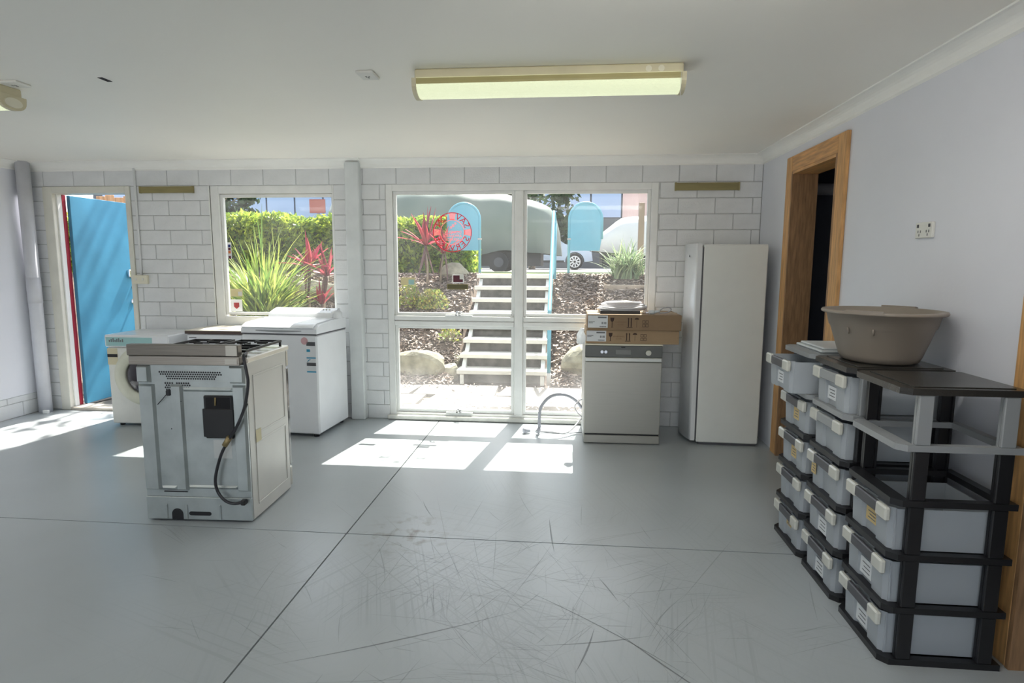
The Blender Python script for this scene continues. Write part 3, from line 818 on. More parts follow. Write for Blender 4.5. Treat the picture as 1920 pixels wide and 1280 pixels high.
rib(-0.055, 0.235, 0.20, 0.222, 0.010)
rib(-0.055, 0.235, 0.775, 0.80, 0.008)
rib(-0.218, -0.125, 0.19, 0.215, 0.010)
obj('vent_row_band', B(-0.235, 0.222, Y0 + 0.0005, Y0 + 0.002, 0.828, 0.834), M['galv'], bp_)
hl = MB()
for row in range(4):
    z = 0.886 - row * 0.0125
    n0 = (0, 0, 3, 3)[row]
    for k in range(n0, 27 - (0, 0, 2, 3)[row]):
        hl.disc((-0.185 + k * 0.0135 + (0.0065 if row % 2 else 0), Y0 + 0.0012, z), 0.0056, 'y', 7)
for row in range(4):
    z = 0.822 - row * 0.0125
    for k in range(11):
        if row > 0 and 3 + (row > 1) * 0 < k < 7: continue
        if row == 0 and k in (4,): continue
        hl.disc((-0.155 + k * 0.0135 + (0.0065 if row % 2 else 0), Y0 + 0.0012, z), 0.0056, 'y', 7)
obj('vent_holes', hl, M['black'], bp_, kind='stuff')
tb = obj('terminal_cover', MB().box(0.066, 0.236, Y0 - 0.012, Y0 + 0.002, 0.505, 0.755, 0.012), M['black'], bp_)
obj('terminal_recess', B(0.082, 0.222, Y0 - 0.0135, Y0 - 0.0115, 0.60, 0.745), mat('recess_black', (0.004, 0.004, 0.006), 0.8), tb)
obj('terminal_step', B(0.060, 0.242, Y0 - 0.018, Y0 - 0.010, 0.515, 0.68, ch=0.006), M['black'], tb)
obj('earth_wire', MB().tube([(0.140, Y0 - 0.016, 0.745), (0.140, Y0 - 0.02, 0.70)], 0.005, 6), M['brass'], tb)
obj('rating_label', B(0.106, 0.212, Y0 + 0.0005, Y0 + 0.002, 0.385, 0.495), mat('faded_label', (0.55, 0.57, 0.56), 0.5), bp_)
obj('screw', MB().disc((-0.125, Y0 - 0.0165, 0.56), 0.004, 'y', 8).disc((-0.06, Y0 - 0.0165, 0.72), 0.003, 'y', 8), M['black'], bp_)
obj('slot_edge', B(-0.205, -0.065, Y0 - 0.003, Y0 + 0.001, 0.178, 0.184), M['black'], bp_)
lp = obj('lower_panel', B(-W2 - 0.004, W2, Y0 - 0.002, Y0 + 0.014, 0.012, 0.148, ch=0.002), M['galv'], ck)
for xx in (-0.195, -0.075, 0.125):
    obj('stiffener', B(xx - 0.005, xx + 0.005, Y0 - 0.008, Y0 - 0.002, 0.014, 0.105, ch=0.003), M['galv'], lp)
cu = [(-0.165 + 0.066 * k / 1, 0) for k in range(2)]
arch = [(-0.167, 0.012)] + [(-0.133 - 0.034 * math.cos(PI * k / 12), 0.045 + 0.034 * math.sin(PI * k / 12)) for k in range(13)] + [(-0.099, 0.012)]
obj('pipe_notch', MB().prism(arch, 'y', Y0 - 0.0032, Y0 - 0.0022), M['black'], lp)
slot = []
for k in range(9): slot.append((-0.052 - 0.012 * math.sin(PI * k / 8), 0.050 + 0.012 * math.cos(PI * k / 8)))
for k in range(9): slot.append((0.058 + 0.012 * math.sin(PI * k / 8), 0.050 - 0.012 * math.cos(PI * k / 8)))
obj('slot', MB().prism(slot, 'y', Y0 - 0.0032, Y0 - 0.0022), M['black'], lp)
for sx in (-0.27, 0.27):
    for sy in (-0.24, 0.22):
        obj('foot', MB().cyl((sx, sy, 0), (sx, sy, 0.02), 0.018, n=10), M['black'], ck)
def spline(pts, n=10):
    P = [Vector(p) for p in pts]; P = [2 * P[0] - P[1]] + P + [2 * P[-1] - P[-2]]
    out = []
    for i in range(1, len(P) - 2):
        for k in range(n):
            t = k / n
            a, b, c, d = P[i - 1:i + 3]
            out.append(0.5 * ((2 * b) + (c - a) * t + (2 * a - 5 * b + 4 * c - d) * t * t + (3 * b - a - 3 * c + d) * t ** 3))
    out.append(P[-2]); return out
cb = obj('power_cable', MB().tube(spline([(0.30, Y0 + 0.05, 0.99), (0.325, Y0 - 0.03, 0.985), (0.345, Y0 - 0.045, 0.90), (0.352, Y0 - 0.05, 0.83), (0.325, Y0 - 0.05, 0.70), (0.27, Y0 - 0.05, 0.58), (0.215, Y0 - 0.045, 0.50), (0.165, Y0 - 0.04, 0.41), (0.125, Y0 - 0.035, 0.28), (0.13, Y0 - 0.03, 0.20), (0.17, Y0 - 0.03, 0.145), (0.22, Y0 - 0.025, 0.125), (0.275, Y0 - 0.025, 0.135)]), 0.0085, 8), M['cable'], ck)
obj('cable_gland', MB().cyl((0.225, Y0 - 0.04, 0.525), (0.195, Y0 - 0.045, 0.475), 0.016, n=10), M['brass'], cb)
obj('plug', B(0.262, 0.292, Y0 - 0.04, Y0 - 0.004, 0.118, 0.150, ch=0.006), M['black'], cb)
obj('spare_lead', MB().tube(spline([(0.34, Y0 - 0.045, 0.72), (0.31, Y0 - 0.035, 0.66), (0.26, Y0 - 0.03, 0.565), (0.225, Y0 - 0.03, 0.52)]), 0.004, 6), M['cable'], cb)
obj('short_lead', MB().tube(spline([(-0.20, Y0 - 0.012, 0.70), (-0.165, Y0 - 0.014, 0.735), (-0.135, Y0 - 0.015, 0.768)]), 0.0025, 6).box(-0.145, -0.118, Y0 - 0.022, Y0 + 0.001, 0.752, 0.785, 0.005), M['cable'], ck)

# ---------------- top-loading washing machine
tl = thing('top_load_washer', 'white top-loading washing machine with energy stickers under the single-pane window', 'washing machine', (-2.44, 5.175, 0), math.radians(-3.6))
w2, d2 = 0.348, 0.293
obj('body', B(-w2, w2, -d2, d2, 0.03, 0.895, ch=0.012), M['white_enamel'], tl)
obj('seam', B(-w2 + 0.004, w2 - 0.004, -d2 + 0.004, d2 - 0.004, 0.893, 0.905), M['darkgrey'], tl)
prof = [(-d2, 0.905), (-d2, 0.945)] + [(-d2 + 0.10 * (k / 6), 0.945 + 0.037 * math.sin(PI / 2 * k / 6)) for k in range(1, 7)] + [(0.05, 0.995), (0.14, 1.0), (d2, 1.0), (d2, 0.905)]
deck = obj('top_deck', MB().prism(prof, 'x', -w2, w2), M['white_enamel'], tl)
lidp = [(-d2 - 0.006, 0.958)] + [(-d2 - 0.006 + 0.10 * (k / 6), 0.958 + 0.034 * math.sin(PI / 2 * k / 6)) for k in range(1, 7)] + [(0.06, 1.006), (0.12, 1.010), (0.12, 1.0), (0.05, 0.994), (-d2 + 0.1, 0.982), (-d2, 0.95)]
obj('lid', MB().prism(lidp, 'x', -w2 + 0.006, w2 - 0.03), M['white_enamel'], tl)
con = []
for k in range(7): con.append((0.10 + 0.05 * k / 6, 1.0 + 0.055 * math.sin(PI / 2 * k / 6)))
con += [(0.17, 1.062), (0.25, 1.085), (d2 - 0.01, 1.085), (d2, 1.07), (d2, 1.0)]
cs = obj('console', MB().prism(con, 'x', -w2 + 0.02, w2 - 0.05), M['white_enamel'], tl)
obj('console_corner', MB().lathe([(0.001, 1.075), (0.03, 1.072), (0.05, 1.05), (0.055, 1.0)], 16, (w2 - 0.055, d2 - 0.085, 0), 1, 1.5), M['white_enamel'], tl)
obj('display', MB().add([(0.02, 0.182, 1.0665), (0.13, 0.182, 1.0665), (0.13, 0.225, 1.0785), (0.02, 0.225, 1.0785)], [(0, 1, 2, 3)]), mat('lcd_grey', (0.35, 0.38, 0.38), 0.2), cs)
for k in range(3):
    obj('button', MB().cyl((0.17 + 0.03 * k, 0.21, 1.072), (0.17 + 0.03 * k, 0.205, 1.080), 0.008, n=10), M['grey_white'], cs)
obj('lid_grip', MB().prism([(-0.21 + 0.42 * k / 12, 0.925 - 0.010 * math.sin(PI * k / 12)) for k in range(13)] + [(0.21, 0.932), (-0.21, 0.932)], 'y', -d2 - 0.0012, -d2 + 0.001), M['silver_plastic'], tl)
for sx in (-1, 1):
    for sy in (-1, 1):
        obj('foot', MB().cyl((sx * 0.29, sy * 0.24, 0), (sx * 0.29, sy * 0.24, 0.032), 0.025, n=12), M['black'], tl)
yy = -d2 - 0.0012
def flat(parent, name, x0, x1, z0, z1, m, y): return obj(name, B(x0, x1, y, y + 0.0014, z0, z1), m, parent)
obj('round_sticker', MB().disc((0.235, yy, 0.845), 0.032, 'y', 20), mat('pink_sticker', (0.62, 0.38, 0.40), 0.5), tl)
flat(tl, 'dark_label', 0.252, 0.332, 0.805, 0.838, M['darkgrey'], yy)
flat(tl, 'blue_mark', 0.252, 0.284, 0.752, 0.775, M['cyan'], yy)
e1 = flat(tl, 'energy_label', 0.250, 0.334, 0.575, 0.705, M['paper'], yy)
for (za, zb, c) in ((0.696, 0.706, 'cyan'), (0.575, 0.586, 'cyan'), (0.632, 0.660, 'charcoal')):
    flat(e1, 'printed_band', 0.250, 0.334, za, zb, M[c], yy - 0.0008)
obj('star_arc', MB().tube([(0.285 + 0.025 * math.cos(a), yy - 0.0005, 0.665 + 0.02 * math.sin(a)) for a in [PI / 2 + PI / 2 * k / 8 for k in range(9)]], 0.003, 5), M['cyan'], e1)

# ---------------- front-loading washing machine
fl = thing('front_load_washer', 'white front-loading washing machine with a dark porthole beside the blue door', 'washing machine', (-3.885, 5.30, 0), math.radians(1.0))
w2, d2 = 0.295, 0.255
obj('body', B(-w2, w2, -d2, d2, 0.025, 0.735, ch=0.01), mat('ivory_enamel', (0.76, 0.76, 0.72), 0.3), fl)
obj('top', B(-w2 - 0.012, w2 + 0.012, -d2 - 0.01, d2, 0.74, 0.85, ch=0.010), M['white_enamel'], fl)
obj('control_sticker', B(-w2 + 0.005, 0.15, -d2 - 0.0115, -d2 - 0.009, 0.750, 0.828), M['teal'], fl)
q = MB()
for k in range(8): q.box(-w2 + 0.035 + k * 0.018, -w2 + 0.046 + k * 0.018, -d2 - 0.0125, -d2 - 0.011, 0.785, 0.805 + 0.008 * (k % 3))
obj('control_print', q, M['greyink'], fl)
flat(fl, 'badge_label', -w2 + 0.002, -w2 + 0.10, 0.575, 0.725, mat('cream_label', (0.66, 0.60, 0.42), 0.5), -d2 - 0.0016)
flat(fl, 'badge_band', -w2 + 0.002, -w2 + 0.098, 0.645, 0.672, M['black'], -d2 - 0.003)
def dial(mb, r_in, r_out, y, cx, cz, depth):
    pr = [(r_in, 0.0), (r_in, depth), (r_out - 0.015, depth), (r_out, 0.0)]
    t = MB().lathe(pr, 40); t.move(Matrix.Translation((cx, y, cz)) @ Matrix.Rotation(PI / 2, 4, 'X')); mb.add(t.v, t.f, True); return mb
po = obj('porthole', dial(MB(), 0.165, 0.275, -d2, 0.04, 0.475, 0.028), mat('porthole_ring', (0.70, 0.70, 0.58), 0.3), fl)
gl_ = MB().lathe([(0.0005, 0.055), (0.08, 0.05), (0.14, 0.03), (0.166, 0.0)], 32); gl_.move(Matrix.Translation((0.04, -d2, 0.475)) @ Matrix.Rotation(PI / 2, 4, 'X'))
obj('porthole_glass', gl_, M['dark_glass'], po)
for sx in (-1, 1):
    for sy in (-1, 1):
        obj('foot', MB().cyl((sx * 0.24, sy * 0.2, 0), (sx * 0.24, sy * 0.2, 0.027), 0.022, n=10), M['black'], fl)
# ---------------- white dishwasher with a brown-edged worktop between the two washers
bd = thing('benchtop_dishwasher', 'white appliance with a brown-edged worktop between the two washing machines', 'dishwasher', (-3.175, 5.33, 0))
w2, d2 = 0.265, 0.225
obj('body', B(-w2, w2, -d2 + 0.015, d2, 0.02, 0.862, ch=0.006), M['white_enamel'], bd)
obj('door', B(-w2 + 0.003, w2 - 0.003, -d2, -d2 + 0.02, 0.10, 0.765, ch=0.006), M['white_enamel'], bd)
cp_ = obj('control_panel', B(-w2 + 0.003, w2 - 0.003, -d2 - 0.006, -d2 + 0.02, 0.772, 0.860, ch=0.008), M['white_enamel'], bd)
obj('grip', B(-0.155, -0.05, -d2 - 0.0072, -d2 - 0.004, 0.775, 0.792, ch=0.0005), M['darkgrey'], cp_)
obj('print', B(-0.24, -0.17, -d2 - 0.0072, -d2 - 0.005, 0.825, 0.832), M['greyink'], cp_)
obj('worktop', B(-w2 - 0.01, w2 + 0.01, -d2 - 0.015, d2, 0.890, 0.897, ch=0.002), M['board_top'], bd)
obj('worktop_edge', B(-w2 - 0.008, w2 + 0.008, -d2 - 0.013, d2 - 0.002, 0.863, 0.890), M['brown_board'], bd)
obj('plinth', B(-w2 + 0.02, w2 - 0.02, -d2 + 0.03, d2, 0, 0.025), M['darkgrey'], bd)

# ---------------- stainless dishwasher
dw = thing('steel_dishwasher', 'stainless steel dishwasher carrying two cardboard boxes by the big window', 'dishwasher', (0.468, 5.245, 0), math.radians(0.8))
w2, d2 = 0.317, 0.285
obj('body', B(-w2, w2, -d2 + 0.03, d2, 0.02, 0.838), mat('dishwasher_side_grey', (0.5, 0.5, 0.49), 0.4), dw)
obj('top', B(-w2 - 0.002, w2 + 0.002, -d2, d2, 0.838, 0.852, ch=0.003), M['ivory'], dw)
obj('door', B(-w2 + 0.003, w2 - 0.003, -d2, -d2 + 0.03, 0.088, 0.700, ch=0.004), M['steel'], dw)
obj('handle_rail', B(-w2 + 0.002, w2 - 0.002, -d2 - 0.006, -d2 + 0.03, 0.703, 0.738, ch=0.006), mat('pale_steel', (0.68, 0.69, 0.66), 0.35, metal=0.5), dw)
cp_ = obj('control_panel', B(-w2 + 0.002, w2 - 0.002, -d2, -d2 + 0.03, 0.740, 0.836, ch=0.003), mat('graphite_panel', (0.13, 0.135, 0.13), 0.4, metal=0.3), dw)
for xx in (-0.178, -0.147):
    obj('button', MB().cyl((xx, -d2, 0.785), (xx, -d2 - 0.008, 0.785), 0.013, n=14), M['chrome'], cp_)
obj('dial', MB().cyl((0.202, -d2, 0.781), (0.202, -d2 - 0.018, 0.781), 0.024, 0.021, 20), mat('dial_pale', (0.62, 0.62, 0.56), 0.35), cp_)
obj('display', B(-0.065, 0.06, -d2 - 0.002, -d2, 0.765, 0.803, ch=0.0006), mat('display_grey', (0.20, 0.205, 0.20), 0.3), cp_)
obj('maker_mark', B(-0.022, 0.012, -d2 - 0.0012, -d2, 0.820, 0.829), M['black'], cp_)
obj('kick_gap', B(-w2 + 0.01, w2 - 0.01, -d2 + 0.012, -d2 + 0.03, 0.072, 0.090), M['black'], dw)
obj('kickboard', B(-w2 + 0.002, w2 - 0.002, -d2 + 0.004, -d2 + 0.03, 0.006, 0.074, ch=0.003), M['steel'], dw)
for sx in (-1, 1):
    for sy in (-1, 1):
        obj('foot', MB().cyl((sx * 0.28, sy * 0.22, 0), (sx * 0.28, sy * 0.22, 0.022), 0.018, n=10), M['black'], dw)
# drain and inlet hoses are fixed to the dishwasher
hs_ = obj('drain_hose', MB().tube(spline([(-0.32, 0.16, 0.20), (-0.38, 0.12, 0.28), (-0.48, 0.06, 0.34), (-0.60, 0.02, 0.33), (-0.685, -0.01, 0.24), (-0.70, -0.02, 0.12), (-0.695, -0.03, 0.035)]), 0.014, 10), M['grey_hose'], dw)
obj('hose_cuff', MB().cyl((-0.695, -0.028, 0.05), (-0.715, -0.06, 0.018), 0.018, 0.021, 12), M['grey_hose'], hs_)
ih = obj('inlet_hose', MB().tube(spline([(-0.32, 0.14, 0.10), (-0.45, -0.01, 0.012), (-0.60, 0.0, 0.012), (-0.74, 0.0, 0.015), (-0.80, -0.03, 0.022)]), 0.007, 8), M['hose'], dw)
obj('coupling', MB().cyl((-0.785, -0.02, 0.024), (-0.84, -0.045, 0.026), 0.017, 0.024, 12), M['grey_hose'], ih)
obj('loop_hose', MB().tube(spline([(-0.32, 0.10, 0.13), (-0.36, 0.06, 0.18), (-0.385, 0.04, 0.24), (-0.345, 0.05, 0.29), (-0.32, 0.06, 0.30)]), 0.006, 8), M['hose'], dw)
obj('mains_cord', MB().tube(spline([(-0.32, 0.0, 0.012), (-0.55, -0.02, 0.006), (-0.7, 0.01, 0.006)]), 0.003, 6), M['greyink'], dw)

# ---------------- cardboard boxes
def carton(name, x0, x1, y0, y1, z0, z1, m, label, shade):
    t = thing(name, label, 'box', ((x0 + x1) / 2, (y0 + y1) / 2, z0), group='flat cardboard boxes on the dishwasher')
    hw, hd, h = (x1 - x0) / 2, (y1 - y0) / 2, z1 - z0
    obj('shell', B(-hw, hw, -hd, hd, 0, h, ch=0.003), m, t)
    obj('tape_seam', B(-hw - 0.0012, hw + 0.0012, -0.03, 0.03, 0.0, h + 0.0012), mat('clear_tape_' + shade, (0.5, 0.36, 0.2), 0.2), t)
    fy = -hd
    lb = flat(t, 'shipping_label', -hw + 0.004, -hw + 0.165, 0.018, h - 0.008, M['paper'], fy - 0.0012)
    q = MB()
    y_ = fy - 0.002
    q.box(-hw + 0.085, -hw + 0.155, y_, y_ + 0.0006, h - 0.03, h - 0.018)
    for k in range(8):
        if k != 3: q.box(-hw + 0.115 + k * 0.005, -hw + 0.1185 + k * 0.005, y_, y_ + 0.0006, 0.048, 0.066)
        q.box(-hw + 0.10 + k * 0.0068, -hw + 0.105 + k * 0.0068, y_, y_ + 0.0006, 0.024, 0.033)
    q.box(-hw + 0.01, -hw + 0.06, y_, y_ + 0.0006, 0.064, 0.069).box(-hw + 0.01, -hw + 0.045, y_, y_ + 0.0006, 0.056, 0.060)
    obj('label_print', q, M['greyink'], lb)
    ix = -hw + 0.2
    g = MB()
    g.prism([(ix - 0.015, h - 0.025), (ix + 0.018, h - 0.025), (ix + 0.014, h - 0.05), (ix + 0.004, h - 0.06), (ix + 0.003, 0.026), (ix + 0.012, 0.022), (ix - 0.010, 0.022), (ix - 0.002, 0.026), (ix - 0.002, h - 0.06), (ix - 0.012, h - 0.05)], 'y', fy - 0.0012, fy)
    obj('fragile_glass_symbol', g, M['ink'], t)
    q = text_mb('WARNING', 0.020, lambda u, v: (ix + 0.068 + u, fy - 0.0008, h * 0.52 + v)); q2 = text_mb('GLASS', 0.017, lambda u, v: (ix + 0.068 + u, fy - 0.0008, h * 0.36 + v)); q.add(q2.v, q2.f)
    obj('warning_lettering', q, mat('faint_ink_' + shade, (0.20, 0.11, 0.06), 0.7), t, fix=False)
    g = MB()
    for ax in (ix + 0.133, ix + 0.155):
        g.prism([(ax - 0.004, 0.028), (ax + 0.004, 0.028), (ax + 0.004, h - 0.034), (ax + 0.008, h - 0.034), (ax, h - 0.024), (ax - 0.008, h - 0.034), (ax - 0.004, h - 0.034)], 'y', fy - 0.0012, fy)
    g.box(ix + 0.120, ix + 0.165, fy - 0.0012, fy, 0.021, 0.026)
    obj('this_way_up_symbol', g, M['ink'], t)
    ux = ix + 0.20
    g = MB().prism([(ux + 0.018 * math.cos(PI * k / 10), h - 0.038 + 0.014 * math.sin(PI * k / 10)) for k in range(11)], 'y', fy - 0.0012, fy)
    g.box(ux - 0.0012, ux + 0.0012, fy - 0.0012, fy, 0.024, h - 0.037)
    obj('keep_dry_symbol', g, M['ink'], t)
    sx_ = ix + 0.27
    g = MB()
    for k in range(2):
        for j in range(2):
            a, b = sx_ - 0.024 + k * 0.025, 0.028 + j * 0.03
            g.box(a, a + 0.022, fy - 0.0012, fy, b, b + 0.003).box(a, a + 0.022, fy - 0.0012, fy, b + 0.022, b + 0.025).box(a, a + 0.003, fy - 0.0012, fy, b + 0.003, b + 0.022).box(a + 0.019, a + 0.022, fy - 0.0012, fy, b + 0.003, b + 0.022)
    obj('stacking_symbol', g, M['ink'], t)
    return t
carton('cardboard_box', 0.160, 0.917, 4.965, 5.44, 0.8525, 0.968, M['card'], 'lower tan cardboard box lying directly on the dishwasher', 'low')
carton('cardboard_box', 0.168, 0.925, 4.930, 5.42, 0.9695, 1.097, M['card_dark'], 'upper brown cardboard box carrying the coiled white hose', 'top')
# coiled hose on a black tray
tr_ = tag(obj('black_tray', MB().box(0.275, 0.60, 5.00, 5.36, 1.0975, 1.103).box(0.275, 0.60, 5.00, 5.006, 1.103, 1.123).box(0.275, 0.281, 5.006, 5.36, 1.103, 1.123), M['black']), 'thin black tray under the coiled hose on the upper box', 'tray')
hc = thing('coiled_hose', 'coil of white hose lying on the black tray on the boxes', 'hose', (0.475, 5.19, 1.1035))
pts = []
for k in range(121):
    a = 2 * PI * k / 24
    lp_ = k / 24
    rr = 0.172 - 0.010 * lp_ + 0.014 * math.sin(lp_ * 4.3)
    pts.append((rr * 1.15 * math.cos(a) + 0.012 * math.sin(lp_ * 7), rr * 0.85 * math.sin(a), 0.013 + 0.0135 * lp_ + 0.004 * math.sin(a * 2 + lp_)))
obj('coil', MB().tube(pts, 0.0115, 8), M['hose'], hc)
pl = thing('power_plug', 'clear power plug with looped grey cord on the upper box end', 'plug', (0.70, 5.00, 1.0975))
obj('plug_body', MB().box(-0.035, 0.02, -0.02, 0.02, 0.002, 0.034, 0.010).cyl((0.018, 0, 0.018), (0.06, 0.005, 0.026), 0.012, 0.007, 10), mat('clear_plug', (0.62, 0.68, 0.72), 0.2), pl)
obj('pins', MB().box(-0.055, -0.035, -0.010, -0.006, 0.010, 0.02).box(-0.055, -0.035, 0.006, 0.010, 0.010, 0.02), M['chrome'], pl)
obj('cord', MB().tube(spline([(0.055, 0.005, 0.025), (0.09, 0.02, 0.05), (0.14, 0.03, 0.055), (0.155, 0.03, 0.035), (0.12, 0.04, 0.012), (0.06, 0.05, 0.008)]), 0.005, 8), M['grey_hose'], pl)
# crumpled plastic bag hooked on the left of the boxes
bg = MB()
bg.lathe([(0.001, -0.05), (0.03, -0.05), (0.042, -0.02), (0.034, 0.02), (0.022, 0.05), (0.012, 0.075), (0.001, 0.08)], 14, (0, 0, 0), 1.0, 0.6)
bg.v = [(x * (1 + 0.3 * math.sin(180 * z + x * 60)) + rnd.uniform(-0.006, 0.006), y * (1 + 0.2 * math.sin(z * 90)) + rnd.uniform(-0.006, 0.006), z + rnd.uniform(-0.006, 0.006)) for x, y, z in bg.v]
bg.sm = [False] * len(bg.sm)
t = thing('plastic_bag', 'small crumpled clear bag hanging at the left of the boxes', 'bag', (0.128, 4.99, 0.895))
obj('pouch', bg, mat('clear_bag', (0.72, 0.74, 0.76), 0.2, trans=0.5), t)
obj('string', MB().tube(spline([(0, 0, 0.07), (0.01, -0.02, 0.13), (0.035, -0.025, 0.2)]), 0.0015, 5), M['hose'], t)

# ---------------- upright fridge, door turned to the left
fg = thing('upright_fridge', 'tall white upright fridge standing by the block wall near the doorway', 'fridge', (1.33, 5.275, 0), math.radians(-1.5))
obj('cabinet', B(-0.225, 0.275, -0.262, 0.262, 0.02, 1.668, ch=0.008), M['fridge'], fg)
dp_ = [(-0.238, -0.262)] + [(-0.262 - 0.062 * math.sin(PI * (k + 0.8) / 14.6), -0.262 + 0.524 * k / 13) for k in range(14)] + [(-0.238, 0.262)]
dr = obj('door', MB().prism(dp_, 'z', 0.035, 1.676, smooth=False), M['fridge_door'], fg)
for p in dr.data.polygons: p.use_smooth = abs(p.normal.z) < 0.5 and p.normal.x < -0.3
obj('seal', B(-0.239, -0.224, -0.256, 0.256, 0.05, 1.645), M['darkgrey'], fg)
obj('hinge_cover', B(-0.27, -0.215, 0.19, 0.25, 1.668, 1.686, ch=0.004), M['white_enamel'], fg)
bm_ = MB().disc((0, 0, 0), 0.019, 'x', 18, 1.0, 0.5)
bm_.move(Matrix.Translation((-0.3165, -0.12, 1.575)) @ Matrix.Rotation(math.radians(-13), 4, 'Z'))
obj('badge', bm_, M['silver_plastic'], dr)
obj('base_grille', B(-0.20, 0.26, -0.25, 0.25, 0.0, 0.02), M['darkgrey'], fg)

# ================================================================ DRAWER TOWERS
def tub(W, depth, h, t=0.004):
    mb = MB()
    w2 = W / 2
    # tray: tapered front with chamfered corners, a recessed centre panel and open top
    mb.box(0.012, depth, -w2 + 0.012, -w2 + 0.016, 0.004, h - 0.004).box(0.012, depth, w2 - 0.016, w2 - 0.012, 0.004, h - 0.004)
    mb.box(depth - 0.004, depth, -w2 + 0.016, w2 - 0.016, 0.004, h - 0.004).box(0.012, depth, -w2 + 0.012, w2 - 0.012, 0.0, 0.004)
    c = 0.03
    q = W * 0.17
    pl = [(0.022, -w2 + 0.012), (0.0, -w2 + c), (0.0, -q), (0.012, -q + 0.012), (0.012, q - 0.012), (0.0, q), (0.0, w2 - c), (0.022, w2 - 0.012)]
    for (a, b) in zip(pl, pl[1:]):
        mb.add([(a[0], a[1], 0.0), (b[0], b[1], 0.0), (b[0] - 0.008, b[1], h), (a[0] - 0.008, a[1], h), (a[0] + t, a[1], 0.0), (b[0] + t, b[1], 0.0), (b[0] + t - 0.008, b[1], h), (a[0] + t - 0.008, a[1], h)],
               [(0, 1, 2, 3), (7, 6, 5, 4), (3, 2, 6, 7), (0, 4, 5, 1), (0, 3, 7, 4), (1, 5, 6, 2)])
    return mb
TW, TD, TH = 0.385, 0.405, 0.2085
tub_mesh = tub(TW - 0.055, TD - 0.035, TH - 0.045).mesh('drawer', M['clear'])
hh = TH - 0.045
rim_mesh = MB().box(-0.028, -0.006, -TW / 2 + 0.032, -0.085, hh - 0.052, hh + 0.002, 0.006).mesh('rim_tab', M['clear_pale'])
rim_mesh2 = MB().box(-0.028, -0.006, 0.085, TW / 2 - 0.032, hh - 0.052, hh + 0.002, 0.006).mesh('rim_tab', M['clear_pale'])
grip_mesh = MB().box(-0.024, -0.007, -0.088, 0.088, hh - 0.046, hh - 0.002, 0.004).mesh('grip', M['charcoal'])
grip_pale = MB().box(-0.024, -0.007, -0.088, 0.088, hh - 0.046, hh - 0.002, 0.004).mesh('grip', M['silver_plastic'])
def shelf_mesh(m, top=False):
    mb = MB()
    w2 = TW / 2
    b = 0.024
    c = 0.03
    out = [(-0.02, -w2 + c), (-0.02, w2 - c), (0.01, w2), (TD, w2), (TD, -w2), (0.01, -w2)]
    if top:
        mb.prism(out, 'z', -b, 0.0)
        mb.box(0.03, TD - 0.03, -w2 + 0.03, w2 - 0.03, 0.0, 0.003, 0.001)
        return mb.mesh('top_shelf', m)
    e = 0.045
    # open rectangular ring with chamfered front corners
    inn = [(0.03, -w2 + e), (0.03, w2 - e), (TD - e, w2 - e), (TD - e, -w2 + e)]
    mb.prism([(-0.02, -w2 + c), (-0.02, w2 - c), (0.01, w2), (0.035, w2), (0.035, -w2), (0.01, -w2)], 'z', -b, 0)
    mb.box(TD - 0.035, TD, -w2, w2, -b, 0).box(0.035, TD - 0.035, -w2, -w2 + 0.03, -b, 0).box(0.035, TD - 0.035, w2 - 0.03, w2, -b, 0)
    mb.box(0.035, TD - 0.035, -w2 + 0.03, w2 - 0.03, -b + 0.004, -b + 0.009)
    return mb.mesh('shelf', m)
def post_mesh(m):
    mb = MB()
    hgt = TH - 0.024
    mb.box(-0.026, 0.026, -0.011, 0.004, 0, hgt, 0.003).box(-0.026, -0.018, 0.004, 0.016, 0, hgt).box(0.018, 0.026, 0.004, 0.016, 0, hgt)
    return mb.mesh('post', m)
SH = {m: shelf_mesh(M[m]) for m in ('black', 'silver_plastic')}
ST = {m: shelf_mesh(M[m], True) for m in ('smoke_top', 'silver_plastic')}
PO = {m: post_mesh(M[m]) for m in ('black', 'silver_plastic')}
def open_shelf_mesh(m):
    """empty tier: ring only, no tray"""
    mb = MB(); w2 = TW / 2; b = 0.024; c = 0.03
    mb.prism([(-0.02, -w2 + c), (-0.02, w2 - c), (0.01, w2), (0.035, w2), (0.035, -w2), (0.01, -w2)], 'z', -b, 0)
    mb.box(TD - 0.035, TD, -w2, w2, -b, 0).box(0.035, TD - 0.035, -w2, -w2 + 0.03, -b, 0).box(0.035, TD - 0.035, w2 - 0.03, w2, -b, 0)
    return mb.mesh('shelf', m)
OS = {m: open_shelf_mesh(M[m]) for m in ('black', 'silver_plastic')}
